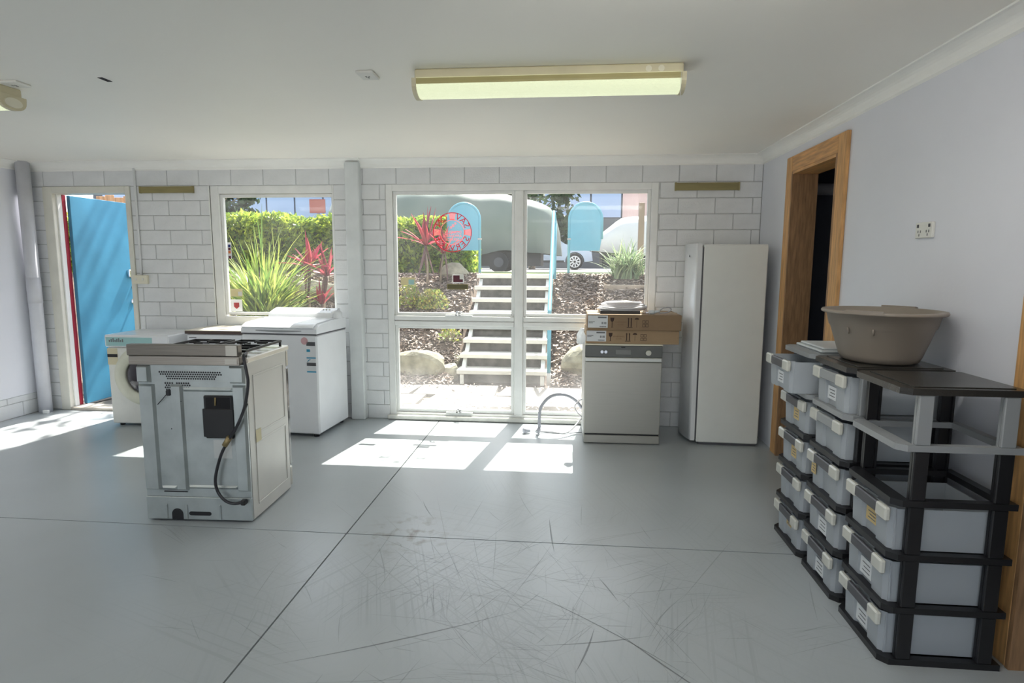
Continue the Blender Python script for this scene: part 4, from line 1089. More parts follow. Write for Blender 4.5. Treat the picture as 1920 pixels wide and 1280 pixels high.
def tower(y0, label, drawers, top, notes, pulled=None):
    t = thing('drawer_tower', label, 'drawer tower', (1.225, y0 + TW / 2, 0), group='plastic drawer towers along the right wall')
    for k in range(6):
        z = 0.024 + k * TH
        m = 'black' if k < 4 else 'silver_plastic'
        if k == 5:
            link('top_shelf', ST[top], t, (0, 0, z)); break
        link('shelf', SH[m] if k in drawers else OS[m], t, (0, 0, z))
        for px in (0.062, TD - 0.055):
            for sy in (-1, 1):
                p = link('post', PO['black' if (k < 4 or sy > 0) else 'silver_plastic'], t, (px, sy * (TW / 2 - 0.012), z))
                if sy > 0: p.rotation_euler = (0, 0, PI)
        if k in drawers:
            off = -0.09 if pulled == k else 0.0
            d = link('drawer', tub_mesh, t, (-0.004 + off, 0, z + 0.001))
            link('rim_tab', rim_mesh, d); link('rim_tab', rim_mesh2, d)
            link('grip', grip_mesh if not (notes.get(('g', k))) else grip_pale, d)
            for (kind, yy_, zz, ww, h_) in notes.get(k, ()):
                xx = 0.004 if abs(yy_) < 0.05 else -0.0085
                obj('note', B(xx - 0.0022, xx - 0.0006, yy_ - ww / 2, yy_ + ww / 2, zz, zz + h_), M[kind], d)
                if kind == 'paper' or kind == 'masking':
                    q = MB()
                    for j in range(3):
                        q.box(xx - 0.0030, xx - 0.0024, yy_ - ww * 0.36, yy_ + ww * (0.3 - 0.12 * (j % 2)), zz + h_ * (0.22 + 0.24 * j), zz + h_ * (0.22 + 0.24 * j) + 0.004)
                    obj('note_writing', q, M['greyink'], d)
    return t
tower(3.045, 'farthest drawer tower by the pine doorway with its top drawer pulled out', {0, 1, 2, 3, 4}, 'silver_plastic',
      {0: [('masking', -0.005, 0.07, 0.07, 0.03)], 2: [('masking', -0.005, 0.04, 0.07, 0.06)], 3: [('masking', -0.005, 0.04, 0.07, 0.06)], 4: [('paper', 0.0, 0.03, 0.08, 0.06)]}, pulled=4)
tower(2.638, 'middle drawer tower with all five drawers in place', {0, 1, 2, 3, 4}, 'smoke_top',
      {0: [('paper', 0.0, 0.01, 0.09, 0.07)], 1: [('paper', 0.0, 0.01, 0.09, 0.07)], 2: [('masking', 0.11, 0.055, 0.05, 0.055)], 4: [('paper', 0.0, 0.03, 0.085, 0.06)], ('g', 3): 1, ('g', 4): 1})
tower(2.218, 'nearest drawer tower with two empty upper tiers and three drawers', {0, 1, 2}, 'smoke_top',
      {0: [('paper', 0.0, 0.02, 0.09, 0.07)], 1: [('paper', 0.0, 0.02, 0.09, 0.07)], 2: [('masking', -0.01, 0.045, 0.085, 0.055)]})
# clear lid tub on the far tower
lb_ = thing('storage_lid', 'pale grey plastic lid lying on the farthest drawer tower', 'lid', (1.425, 3.235, 1.0705))
obj('lid_shell', MB().box(-0.165, 0.165, -0.165, 0.165, 0, 0.012, 0.004).box(-0.15, 0.15, -0.15, 0.15, 0.012, 0.024, 0.006), M['silver_pale'] if 'silver_pale' in M else mat('pale_lid', (0.60, 0.63, 0.64), 0.35), lb_)
# big taupe tub
bs = thing('plastic_tub', 'large taupe plastic wash tub standing on the drawer towers', 'tub', (1.43, 2.865, 1.0705))
pr = [(0.001, 0.0), (0.165, 0.0), (0.185, 0.008), (0.198, 0.03), (0.245, 0.155), (0.252, 0.16), (0.268, 0.215), (0.292, 0.218), (0.296, 0.225), (0.292, 0.232), (0.262, 0.232), (0.240, 0.16), (0.192, 0.035), (0.180, 0.012), (0.001, 0.010)]
obj('bowl', MB().lathe([(r_ * 0.92, z_) for r_, z_ in pr], 48, (0, 0, 0), 0.9, 1.0), M['taupe'], bs)
for sgn in (-1, 1):
    h_ = MB()
    vs = []
    for k in range(13):
        a = (PI * 1.25 if sgn < 0 else PI * 0.25) + (k - 6) * 0.05
        h_.box(0, 0.0001, 0, 0.0001, 0, 0.0001) if False else None
        vs += [(0.262 * 0.9 * math.cos(a), 0.262 * math.sin(a), 0.226), (0.262 * 0.9 * math.cos(a), 0.262 * math.sin(a), 0.240), (0.285 * 0.9 * math.cos(a), 0.285 * math.sin(a), 0.236), (0.285 * 0.9 * math.cos(a), 0.285 * math.sin(a), 0.224)]
    fs = []
    for k in range(12):
        for j in range(4):
            fs.append((4 * k + j, 4 * k + (j + 1) % 4, 4 * k + 4 + (j + 1) % 4, 4 * k + 4 + j))
    fs += [(0, 3, 2, 1), (48, 49, 50, 51)]
    obj('grab_handle', MB().add(vs, fs), M['taupe'], bs)
for a in (-2.2, -2.7):
    ca, sa = math.cos(a), math.sin(a)
    obj('moulded_nib', MB().cyl((0.224 * 0.9 * ca, 0.224 * sa, 0.132), (0.233 * 0.9 * ca, 0.233 * sa, 0.160), 0.004, n=6), M['taupe'], bs)

# ================================================================ OUTSIDE
def island_mat(name, c0, c1, rough=0.6, trans=0.0):
    m, nt, p, L = nodes(name)
    N = nt.nodes
    g = N.new('ShaderNodeNewGeometry')
    mx = N.new('ShaderNodeMix'); mx.data_type = 'RGBA'
    mx.inputs['A'].default_value = tuple(c0) + (1,); mx.inputs['B'].default_value = tuple(c1) + (1,)
    L(g.outputs['Random Per Island'], mx.inputs['Factor'])
    L(mx.outputs['Result'], p.inputs['Base Color']); p.inputs['Roughness'].default_value = rough
    if trans:
        tr = N.new('ShaderNodeBsdfTranslucent'); L(mx.outputs['Result'], tr.inputs['Color'])
        ms = N.new('ShaderNodeMixShader'); ms.inputs[0].default_value = trans
        L(p.outputs[0], ms.inputs[1]); L(tr.outputs[0], ms.inputs[2]); L(ms.outputs[0], N['Material Output'].inputs['Surface'])
    return m
M['hedge_leaf'] = island_mat('hedge_leaves', (0.10, 0.20, 0.04), (0.52, 0.60, 0.08), 0.3, 0.55)
M['strap_leaf'] = island_mat('strap_leaves', (0.10, 0.20, 0.04), (0.50, 0.55, 0.13), 0.4, 0.45)
M['grey_leaf'] = island_mat('grey_green_leaves', (0.12, 0.20, 0.10), (0.36, 0.42, 0.24), 0.4, 0.4)
M['dark_leaf'] = island_mat('dark_tree_leaves', (0.02, 0.045, 0.02), (0.07, 0.12, 0.05), 0.5, 0.3)
M['shrub_leaf'] = island_mat('shrub_leaves', (0.16, 0.30, 0.06), (0.50, 0.40, 0.12), 0.4, 0.4)
M['mulch'] = island_mat('mulch_chips', (0.12, 0.08, 0.06), (0.62, 0.51, 0.43), 0.8)
M['cordy_red'] = mat('red_cordyline_leaf', (0.30, 0.03, 0.07), 0.35, var=0.4, scale=9, trans=0.45)
M['cordy_pink'] = mat('pink_cordyline_leaf', (0.50, 0.09, 0.11), 0.35, var=0.35, scale=9, trans=0.5)
M['cordy_dead'] = mat('dead_cordyline_leaf', (0.17, 0.09, 0.09), 0.6, var=0.3, scale=9, trans=0.2)
M['stem'] = mat('plant_stem', (0.30, 0.24, 0.18), 0.7, var=0.2, bump=0.3)
M['soil'] = mat('bark_soil', (0.14, 0.10, 0.075), 0.9, var=0.35, scale=9, bump=0.9, bscale=30)
M['lawn'] = mat('lawn', (0.25, 0.33, 0.08), 0.8, var=0.3, scale=9, bump=0.8, bscale=60)
M['asphalt'] = mat('asphalt', (0.26, 0.25, 0.25), 0.85, var=0.1, scale=5, bump=0.3)
M['sandstone'] = mat('sandstone', (0.29, 0.27, 0.20), 0.85, var=0.4, scale=6, bump=1.0, bscale=20)
M['paver'] = mat('sandstone_paver', (0.15, 0.14, 0.122), 0.75, var=0.15, scale=5, bump=0.3)
M['tread'] = mat('painted_tread', (0.60, 0.58, 0.52), 0.6, var=0.08, scale=9)
M['riser'] = mat('stained_riser', (0.085, 0.08, 0.072), 0.8, var=0.4, scale=12, bump=0.3)
M['tarp'] = mat('grey_green_tarpaulin', (0.17, 0.20, 0.18), 0.45, var=0.08, scale=1.2, bump=0.25, bscale=3)
M['tarp_w'] = mat('silver_tarpaulin', (0.62, 0.62, 0.62), 0.45, var=0.06, scale=1.2, bump=0.25, bscale=4)
M['bldg_glass'] = mat('pale_blue_panel', (0.40, 0.52, 0.72), 0.25, var=0.06, scale=0.4)
M['bldg_dark'] = mat('charcoal_wall', (0.13, 0.14, 0.15), 0.7)
M['pink'] = mat('pink_render', (0.70, 0.50, 0.46), 0.7)
M['rust_red'] = mat('red_brown_sign', (0.42, 0.12, 0.09), 0.6)
M['post_brown'] = mat('brown_post', (0.24, 0.16, 0.13), 0.7)
M['car_blue'] = mat('silver_blue_car_paint', (0.42, 0.50, 0.62), 0.25, metal=0.4)
M['car_glass'] = mat('car_glass', (0.03, 0.04, 0.05), 0.08)
M['tyre'] = mat('tyre_rubber', (0.02, 0.02, 0.022), 0.7)
M['alloy'] = mat('alloy_rim', (0.65, 0.66, 0.68), 0.3, metal=0.6)
M['fence'] = mat('orange_timber_paling', (0.50, 0.30, 0.16), 0.7, var=0.3, scale=4, stretch=(10, 10, 1))

def hz(x, y):
    return 0.05 * math.sin(1.7 * x + 0.6) * math.sin(1.3 * y) + 0.03 * math.sin(4.1 * x + 2.2 * y)
def bank(x, y):
    t = min(1, max(0, (y - 7.25) / 2.35))
    s = t * t * (3 - 2 * t) * 0.35 + t * 0.65
    z = 1.31 * s + hz(x, y) * min(1, max(0, (y - 7.3) / 0.4)) * min(1, max(0, (9.9 - y) / 0.5))
    if -1.46 < x < -0.16: z -= 0.25 * min(1, max(0, (y - 7.1) / 0.3)) * min(1, max(0, (9.7 - y) / 0.3))
    return z - 0.03 * (1 - t)
nx, ny = 150, 40
gv, gf = [], []
for j in range(ny + 1):
    for i in range(nx + 1):
        x, y = -9 + 15.0 * i / nx, 5.70 + 4.4 * j / ny
        gv.append((x, y, bank(x, y)))
for j in range(ny):
    for i in range(nx):
        a = j * (nx + 1) + i
        gf.append((a, a + 1, a + nx + 2, a + nx + 1))
tag(obj('garden_bank', MB().add(gv, gf, True), M['soil'], fix=False), 'mulched garden bank rising from the patio to the car park', 'garden bank', kind='structure')
tag(obj('car_park_ground', B(-60, 60, 9.95, 70, -0.3, 1.30), M['asphalt']), 'grey car park ground at the top of the stairs', 'car park', kind='structure')
tag(obj('lawn_strip', B(-20, 20, 9.9, 11.6, 1.2, 1.325), M['lawn']), 'narrow strip of lawn along the car park edge', 'lawn', kind='structure')
tag(obj('kerb', B(-20, 20, 11.6, 11.75, 1.2, 1.36), M['concrete']), 'pale concrete kerb behind the lawn strip', 'kerb', kind='structure')
tag(obj('driveway', B(-30, 30, -40, YB - 0.15, -0.3, -0.01), M['concrete']), 'concrete driveway behind the viewpoint', 'driveway', kind='structure')
tag(obj('earth_base', B(-40, 40, YB, 9.95, -0.4, -0.13), M['soil']), 'bare earth under the building and garden', 'earth', kind='structure')

# patio of irregular stone pavers
pat = thing('patio', 'sandstone paving between the big window and the stairs', 'patio', kind='structure')
def paver(poly):
    return obj('paver', MB().prism(poly, 'z', -0.05, 0.004 + rnd.uniform(0, 0.008)), M['paver'], pat)
for px in range(-6, 3):
    for k, (ya, yb) in enumerate(((5.72, 6.16), (6.18, 6.66), (6.68, 7.22))):
        x0 = px + (0, 0.42, 0.2)[k]
        for (xa, xb) in ((x0, x0 + 0.97),):
            j = lambda: rnd.uniform(-0.035, 0.035)
            if k == 0 and xa > -1.3 and xa < -0.7: continue
            if k == 0 and 0.0 <= xa < 0.5: continue
            paver([(xa + j(), ya + j()), (xb + j(), ya + j()), (xb + j() + 0.03, yb + j()), (xa + j() + 0.06, yb + j())])

def chips(n, fn, name, label, cat, m, l0=0.04, l1=0.11, w0=0.008):
    vs, fs = [], []
    for _ in range(n):
        x, y, z = fn()
        a = rnd.uniform(0, 2 * PI); l = rnd.uniform(l0, l1) / 2; wd = rnd.uniform(w0, w0 * 2)
        til = rnd.uniform(-0.5, 0.5)
        dx, dy, dz = math.cos(a) * l, math.sin(a) * l, math.sin(til) * l
        ux, uy = -math.sin(a) * wd, math.cos(a) * wd
        uz = rnd.uniform(-wd, wd) * 0.8
        o = len(vs)
        vs += [(x - dx - ux, y - dy - uy, z - dz - uz), (x + dx - ux, y + dy - uy, z + dz - uz), (x + dx + ux, y + dy + uy, z + dz + uz), (x - dx + ux, y - dy + uy, z - dz + uz)]
        fs.append((o, o + 1, o + 2, o + 3))
    mb = MB(); mb.v, mb.f, mb.sm = vs, fs, [False] * len(fs)
    return tag(obj(name, mb, m, fix=False), label, cat, kind='stuff')
def on_bank():
    while True:
        x, y = rnd.uniform(-5.6, 3.2), rnd.uniform(7.3, 9.95)
        if -1.42 < x < -0.2: continue
        return x, y, bank(x, y) + 0.012 + rnd.uniform(0, 0.02)
chips(36000, on_bank, 'bark_mulch', 'pale bark mulch covering the garden bank', 'mulch', M['mulch'], 0.03, 0.12, 0.006)
def on_patio():
    c = rnd.choice(((-2.2, 7.1, 0.9, 0.12), (-1.05, 5.92, 0.3, 0.2), (0.35, 6.0, 0.5, 0.25), (0.9, 7.05, 0.9, 0.2), (-3.5, 6.9, 1.4, 0.3)))
    return c[0] + rnd.gauss(0, c[2]), min(7.3, max(5.72, c[1] + rnd.gauss(0, c[3]))), 0.018 + rnd.uniform(0, 0.01)
chips(1200, on_patio, 'leaf_litter', 'dry leaf litter scattered on the patio stones', 'leaf litter', M['mulch'], 0.02, 0.05, 0.004)

# stairs
stx = thing('garden_stairs', 'pale painted garden stairs rising to the car park', 'stairs')
for i in range(8):
    y0, z1 = 7.40 + 0.25 * i, 0.168 * (i + 1)
    obj('tread', B(-1.39, -0.235, y0, y0 + 0.30, z1 - 0.055, z1, ch=0.006), M['tread'], stx)
    obj('riser', B(-1.34, -0.29, y0 + 0.045, y0 + 0.075, z1 - 0.168, z1 - 0.055), M['riser'], stx)
for xa in (-1.35, -0.325):
    pr = [(7.43, -0.02), (7.43, 0.10), (9.22, 1.29), (9.45, 1.29), (9.45, 1.0)]
    obj('stringer', MB().prism(pr, 'x', xa, xa + 0.05), M['dirty_frame'], stx)
hr = thing('handrail', 'light blue tubular handrail on the right of the garden stairs', 'handrail')
obj('lower_post', MB().cyl((-0.215, 7.36, 0.16), (-0.215, 7.36, 0.93), 0.024, n=12), M['blue_steel'], hr)
obj('post_foot', MB().cyl((-0.215, 7.36, 0.0), (-0.215, 7.36, 0.16), 0.026, n=12), M['concrete'], hr)
obj('rail', MB().tube(spline([(-0.215, 7.36, 0.92), (-0.215, 7.40, 0.97), (-0.218, 8.2, 1.55), (-0.222, 9.1, 2.22), (-0.222, 9.2, 2.27), (-0.21, 9.27, 2.22), (-0.20, 9.27, 2.1)], 6), 0.025, 10), M['blue_steel'], hr)
obj('upper_post', MB().cyl((-0.20, 9.27, 1.28), (-0.20, 9.27, 2.12), 0.025, n=12), M['blue_steel'], hr)

# arched blue signboards, backs to the building
def signboard(cx, side, label):
    t = thing('arched_signboard', label, 'signboard', (cx, 9.9, 1.29), group='arched blue signboards beside the stairs')
    R_, zc = 0.262, 0.935
    arc = [(R_ * math.cos(PI * k / 16), zc + R_ * math.sin(PI * k / 16)) for k in range(17)]
    obj('board', MB().prism([(-R_ + (0.03 if side > 0 else 0), 0.435)] + [] + [(R_ - (0.03 if side < 0 else 0), 0.435)] + [(R_ - 0.0, 0.62)] + arc + [(-R_, 0.62)], 'y', -0.012, 0.012), M['blue_steel'], t)
    path = [(side * R_, 0, 0.0), (side * R_, 0, zc)] + [(side * R_ * math.cos(PI * k / 16), 0, zc + R_ * math.sin(PI * k / 16)) for k in range(1, 17)] + [(-side * R_, 0, 0.62)]
    obj('tube_frame', MB().tube(path, 0.024, 10), M['blue_steel'], t)
    obj('bracket', B(side * R_ - 0.03, side * R_ + 0.03, -0.03, 0.03, 0.61, 0.635), M['concrete'], t)
signboard(-1.715, 1, 'arched blue signboard left of the stairs beyond the red decal')
signboard(0.275, -1, 'arched blue signboard right of the stairs before the tarped vehicle')

# rocks
def rock(x, y, z, sx, sy, sz, seed, label):
    r = random.Random(seed)
    bm = bmesh.new()
    bmesh.ops.create_icosphere(bm, subdivisions=3, radius=1.0)
    pl = [(Vector((r.gauss(0, 1), r.gauss(0, 1), r.gauss(0, 0.8))).normalized(), r.uniform(0.62, 0.88)) for _ in range(9)]
    for v in bm.verts:
        for n, d in pl:
            e = v.co.dot(n)
            if e > d: v.co -= n * (e - d) * 0.9
        v.co += Vector((r.uniform(-1, 1), r.uniform(-1, 1), r.uniform(-1, 1))) * 0.02
        v.co = Vector((v.co.x * sx, v.co.y * sy, v.co.z * sz))
    me = bpy.data.meshes.new('rock'); bm.to_mesh(me); bm.free()
    me.materials.append(M['sandstone'])
    return tag(link('rock', me, None, (x, y, z)), label, 'rock', 'sandstone rocks edging the bank')
rock(-1.93, 7.62, 0.16, 0.40, 0.24, 0.24, 3, 'large mossy sandstone rock left of the stair foot')
rock(-1.50, 7.62, 0.10, 0.15, 0.13, 0.14, 5, 'small sandstone rock touching the left of the lowest step')
rock(-1.47, 7.86, 0.22, 0.08, 0.09, 0.08, 11, 'smallest stone tucked behind the rocks at the stair foot')
rock(0.36, 7.72, 0.18, 0.44, 0.28, 0.34, 8, 'large sandstone rock right of the stair foot behind the dishwasher')
rock(0.72, 8.45, 0.80, 0.40, 0.24, 0.22, 9, 'flat sandstone rock high on the bank right of the stairs')
rock(-1.82, 9.62, 1.34, 0.27, 0.2, 0.19, 12, 'pale boulder at the bank top below the left signboard')
rock(-3.9, 9.0, 1.1, 0.5, 0.2, 0.16, 14, 'pale rock at the foot of the hedge behind the red plant')
eg = tag(obj('timber_edging', B(0.55, 1.7, 9.25, 9.33, 1.08, 1.20, ch=0.01), M['stem']), 'weathered timber edging below the spiky grass clump', 'edging')

# plants
def leaf_cloud(n, sampler, s0, s1, flat=0.0):
    mb = MB()
    for _ in range(n):
        p = Vector(sampler())
        a = Vector((rnd.gauss(0, 1), rnd.gauss(0, 1), rnd.gauss(0, 1) * (1 - flat))).normalized()
        b = a.orthogonal().normalized()
        b = (Matrix.Rotation(rnd.uniform(0, 2 * PI), 3, a) @ b)
        s = rnd.uniform(s0, s1)
        o = len(mb.v)
        mb.v += [tuple(p - a * s), tuple(p + b * s * 0.42), tuple(p + a * s), tuple(p - b * s * 0.42)]
        mb.f.append((o, o + 1, o + 2, o + 3)); mb.sm.append(False)
    return mb
hx0, hx1, hy0, hy1, hz0, hz1 = -9.5, -1.72, 10.25, 11.25, 1.30, 2.29
hg = thing('hedge', 'clipped green hedge along the car park behind the garden bank', 'hedge', (0, 0, 0))
def hedge_pt():
    u = rnd.random()
    x = rnd.uniform(hx0, hx1)
    bul = 0.06 * math.sin(3.1 * x) + 0.04 * math.sin(7.3 * x + 1)
    if u < 0.55: return (x, hy0 + rnd.uniform(-0.06, 0.12) + bul, rnd.uniform(hz0, hz1))
    if u < 0.92: return (x, rnd.uniform(hy0, hy1), hz1 + bul + rnd.uniform(-0.12, 0.06))
    return (hx1 + rnd.uniform(-0.15, 0.08), rnd.uniform(hy0, hy1), rnd.uniform(hz0, hz1))
obj('foliage', leaf_cloud(26000, hedge_pt, 0.03, 0.075), M['hedge_leaf'], hg, fix=False, kind='stuff')
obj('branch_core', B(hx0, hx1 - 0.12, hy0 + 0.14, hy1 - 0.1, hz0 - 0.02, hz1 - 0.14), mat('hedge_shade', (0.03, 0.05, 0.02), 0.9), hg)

def strap_clump(x, y, z, nb, length, spread, m, label, width=0.012, upright=0.5):
    t = thing('strap_leaf_plant', label, 'plant', (x, y, z), group='strap-leaved clumps on the bank')
    mb = MB()
    for _ in range(nb):
        a = rnd.uniform(0, 2 * PI); L_ = length * rnd.uniform(0.55, 1.05)
        bx, by = rnd.gauss(0, 0.10) * spread, rnd.gauss(0, 0.10) * spread
        lean = rnd.uniform(0.05, 1.0) ** 0.8 * spread
        dx, dy = math.cos(a), math.sin(a)
        n = 7
        wv = width * rnd.uniform(0.7, 1.3)
        o = len(mb.v)
        up = rnd.uniform(upright, 1.0)
        tw = rnd.uniform(-0.6, 0.6)
        for k in range(n + 1):
            s = k / n
            r_ = lean * L_ * (s ** 1.6) * 0.8
            hgt = L_ * up * (s - 0.42 * lean * s ** 2.6)
            ww = wv * (1 - s ** 3) + 0.001
            cx, cy = bx + dx * r_, by + dy * r_
            ux, uy = -math.sin(a + tw), math.cos(a + tw)
            mb.v += [(cx - ux * ww, cy - uy * ww, hgt), (cx + ux * ww, cy + uy * ww, hgt)]
        for k in range(n):
            mb.f.append((o + 2 * k, o + 2 * k + 1, o + 2 * k + 3, o + 2 * k + 2)); mb.sm.append(True)
    obj('blades', mb, m, t, fix=False, kind='stuff')
    obj('crown_base', MB().lathe([(0.001, 0.12), (0.08 * spread, 0.1), (0.12 * spread, 0.0), (0.10 * spread, -0.08)], 12), M['stem'], t)
    return t
strap_clump(-4.2, 7.95, 0.36, 520, 1.95, 0.85, M['strap_leaf'], 'tall bright green strap-leaved clump outside the single-pane window', 0.016)
strap_clump(0.92, 9.62, 1.28, 300, 0.78, 1.0, M['grey_leaf'], 'grey-green spiky clump on the bank right of the signboard', 0.011)

def cordyline(x, y, z, heads, label):
    t = thing('red_cordyline', label, 'plant', (x, y, z), group='red cordylines on the bank')
    for (sx, sy, h, n, L_, lean) in heads:
        obj('stem', MB().tube([(sx, sy, -0.05), (sx + 0.01, sy, h * 0.5), (sx + lean, sy, h)], [0.02, 0.016, 0.013], 8), M['stem'], t)
        for k in range(n):
            a = 2.4 * k + rnd.uniform(-0.3, 0.3)
            u = k / n
            el = math.radians(85 - 85 * u + rnd.uniform(-10, 10))
            dead = u > 0.82
            if dead: el = math.radians(-78 + rnd.uniform(-8, 8))
            LL = L_ * rnd.uniform(0.75, 1.1)
            mb = MB()
            ns = 6
            dx, dy = math.cos(a), math.sin(a)
            for q in range(ns + 1):
                s = q / ns
                r_ = LL * s * math.cos(el) + (0.02 if dead else 0)
                zz = LL * s * math.sin(el) - 0.28 * LL * s * s * math.cos(el)
                wv = 0.044 * math.sin(PI * min(1, 0.12 + 0.88 * s) ** 0.8) + 0.004
                px_, py_ = sx + lean + dx * r_, sy + dy * r_
                mb.v += [(px_ - (-dy) * -wv, py_ - dx * wv, h + zz + 0.008), (px_, py_, h + zz), (px_ + (-dy) * wv, py_ + dx * wv, h + zz + 0.008)]
            for q in range(ns):
                for j in range(2):
                    mb.f.append((3 * q + j, 3 * q + j + 1, 3 * q + 4 + j, 3 * q + 3 + j)); mb.sm.append(True)
            obj('leaf', mb, M['cordy_dead'] if dead else (M['cordy_pink'] if rnd.random() < 0.5 else M['cordy_red']), t, fix=False)
    return t
cordyline(-3.60, 8.3, bank(-3.6, 8.3), [(-0.10, 0, 0.92, 16, 0.48, 0.02), (0.10, 0.05, 0.80, 16, 0.48, 0.05), (0.16, -0.15, 0.42, 8, 0.34, 0.0)], 'red cordyline outside the single-pane window beside the strap-leaved clump')
cordyline(-2.12, 9.3, bank(-2.1, 9.3), [(-0.08, 0, 0.62, 22, 0.62, -0.02), (0.12, 0.05, 0.50, 14, 0.5, 0.05)], 'taller red cordyline with drooping dead leaves left of the round decal')

def small_shrub(x, y, r, h, n, label):
    t = thing('low_shrub', label, 'shrub', (x, y, bank(x, y)), group='low nandina shrubs on the bank')
    def smp():
        a, q = rnd.uniform(0, 2 * PI), math.sqrt(rnd.random())
        z = h * rnd.uniform(0.1, 1.0)
        k = r * q * (1.1 - 0.6 * (z / h) ** 2)
        return (k * math.cos(a), k * math.sin(a), z)
    obj('foliage', leaf_cloud(n, smp, 0.018, 0.04), M['shrub_leaf'], t, fix=False, kind='stuff')
    st = MB()
    for k in range(6):
        a = k * 1.05
        st.tube([(0, 0, -0.03), (r * 0.5 * math.cos(a), r * 0.5 * math.sin(a), h * 0.75)], 0.006, 5)
    obj('twigs', st, M['stem'], t, kind='stuff')
small_shrub(-2.34, 8.75, 0.21, 0.36, 520, 'low green and orange shrub at the left of the big window bank')
small_shrub(-1.98, 8.72, 0.24, 0.30, 620, 'low yellow-green shrub on the bank nearer the stairs')
small_shrub(-1.60, 8.1, 0.16, 0.22, 200, 'tiny green shrub beside the stair flank')

# trees
def tree(x, y, z0, crown, n, s0, s1, label, trunk_xy=None, m='dark_leaf', sparse=None):
    t = thing('tree', label, 'tree', (x, y, z0))
    tx, ty = trunk_xy or (0, 0)
    cx, cy, cz, rx, ry, rz = crown
    obj('trunk', MB().tube([(tx, ty, 0), (tx * 0.7, ty * 0.7, cz * 0.5), (cx, cy, cz)], [0.16, 0.12, 0.06], 10), M['stem'], t)
    br = MB()
    for k in range(7):
        a = k * 0.9
        br.tube([(cx * 0.9 + tx * 0.1, cy, cz * 0.85), (cx + rx * 0.7 * math.cos(a), cy + ry * 0.7 * math.sin(a), cz + rz * 0.3 * math.sin(k))], [0.05, 0.015], 6)
    obj('branches', br, M['stem'], t, kind='stuff')
    cl = [(rnd.uniform(-0.75, 0.75), rnd.uniform(-0.75, 0.75), rnd.uniform(-0.75, 0.75)) for _ in range(sparse or 40)]
    def smp():
        c = rnd.choice(cl)
        q = [c[i] + rnd.gauss(0, 0.13) for i in range(3)]
        return (cx + rx * q[0], cy + ry * q[1], cz + rz * q[2])
    obj('foliage', leaf_cloud(n, smp, s0, s1), M[m], t, fix=False, kind='stuff')
tree(-1.6, 27.0, 1.3, (0, 0, 2.6, 2.3, 1.6, 2.4), 5000, 0.12, 0.25, 'dark tree behind the tarped boat in front of the blue-panelled building')
tree(-16.7, 28.0, 1.3, (0, 0, 3.4, 1.7, 1.3, 1.7), 3600, 0.12, 0.25, 'dark tree left of the blue-panelled building above the hedge')
tree(-7.6, 12.6, 1.3, (3.7, -2.0, 6.2, 1.7, 1.5, 1.2), 700, 0.07, 0.14, 'tall tree shading the blue door from above', m='hedge_leaf', sparse=26)

# covered boat and vehicles
def covered(name, x0, y0, prof, depth, m, label, seed=1):
    """prof: list of (x, z_top); the cover drapes over a hull of that side outline"""
    t = thing(name, label, 'covered vehicle', (x0, y0, 1.30))
    nsec = 40
    xs_ = [p[0] for p in prof]
    def ztop(x):
        for (a, za), (b, zb) in zip(prof, prof[1:]):
            if a <= x <= b: return za + (zb - za) * (x - a) / (b - a + 1e-9)
        return prof[-1][1]
    mb = MB(); ring_n = 0
    r = random.Random(seed)
    for i in range(nsec + 1):
        x = xs_[0] + (xs_[-1] - xs_[0]) * i / nsec
        e = min(1, min(i, nsec - i) / 3.0)
        zt = ztop(x); zb = 0.48 + 0.05 * math.sin(3 * x)
        hd = depth / 2 * (0.55 + 0.45 * e ** 0.5)
        sec = [(-hd * 0.82, zb), (-hd * 0.97, zb + (zt - zb) * 0.25), (-hd, zb + (zt - zb) * 0.55), (-hd * 0.96, zb + (zt - zb) * 0.78), (-hd * 0.80, zb + (zt - zb) * 0.92), (-hd * 0.4, zt * 0.99), (0, zt), (hd * 0.4, zt * 0.99), (hd * 0.8, zb + (zt - zb) * 0.92), (hd, zb + (zt - zb) * 0.5), (hd * 0.85, zb)]
        ring_n = len(sec)
        for k, (y, z) in enumerate(sec):
            mb.v.append((x + 0.03 * math.sin(5 * z), y + 0.03 * math.sin(4 * x + z * 3) * (k not in (5, 6, 7)), z + 0.02 * math.sin(6 * x)))
    for i in range(nsec):
        for k in range(ring_n - 1):
            a = i * ring_n + k
            mb.f.append((a, a + 1, a + ring_n + 1, a + ring_n)); mb.sm.append(True)
    mb.f.append(tuple(range(ring_n))); mb.sm.append(False)
    mb.f.append(tuple(nsec * ring_n + k for k in range(ring_n))); mb.sm.append(False)
    obj('cover', mb, m, t)
    L_ = xs_[-1] - xs_[0]
    obj('chassis', B(xs_[0] + L_ * 0.06, xs_[0] + L_ * 0.92, -depth * 0.34, depth * 0.34, 0.16, 0.50), M['tyre'], t)
    for fx in (0.25, 0.75):
        for sy in (-1, 1):
            yy_ = sy * depth * 0.36
            w_ = obj('wheel', MB().cyl((xs_[0] + L_ * fx, yy_ - 0.1, 0.25), (xs_[0] + L_ * fx, yy_ + 0.1, 0.25), 0.25, n=20), M['tyre'], t)
            obj('rim', MB().cyl((xs_[0] + L_ * fx, yy_ - 0.105, 0.25), (xs_[0] + L_ * fx, yy_ + 0.105, 0.25), 0.12, n=16), M['darkgrey'], w_)
    return t
covered('covered_boat', -4.0, 15.6, [(-2.2, 1.2), (-1.9, 1.75), (-1.0, 2.0), (0.5, 2.08), (2.2, 1.98), (3.1, 1.80), (3.6, 1.55), (3.82, 1.0)], 2.4, M['tarp'], 'large boat under a grey-green cover beyond the stairs')
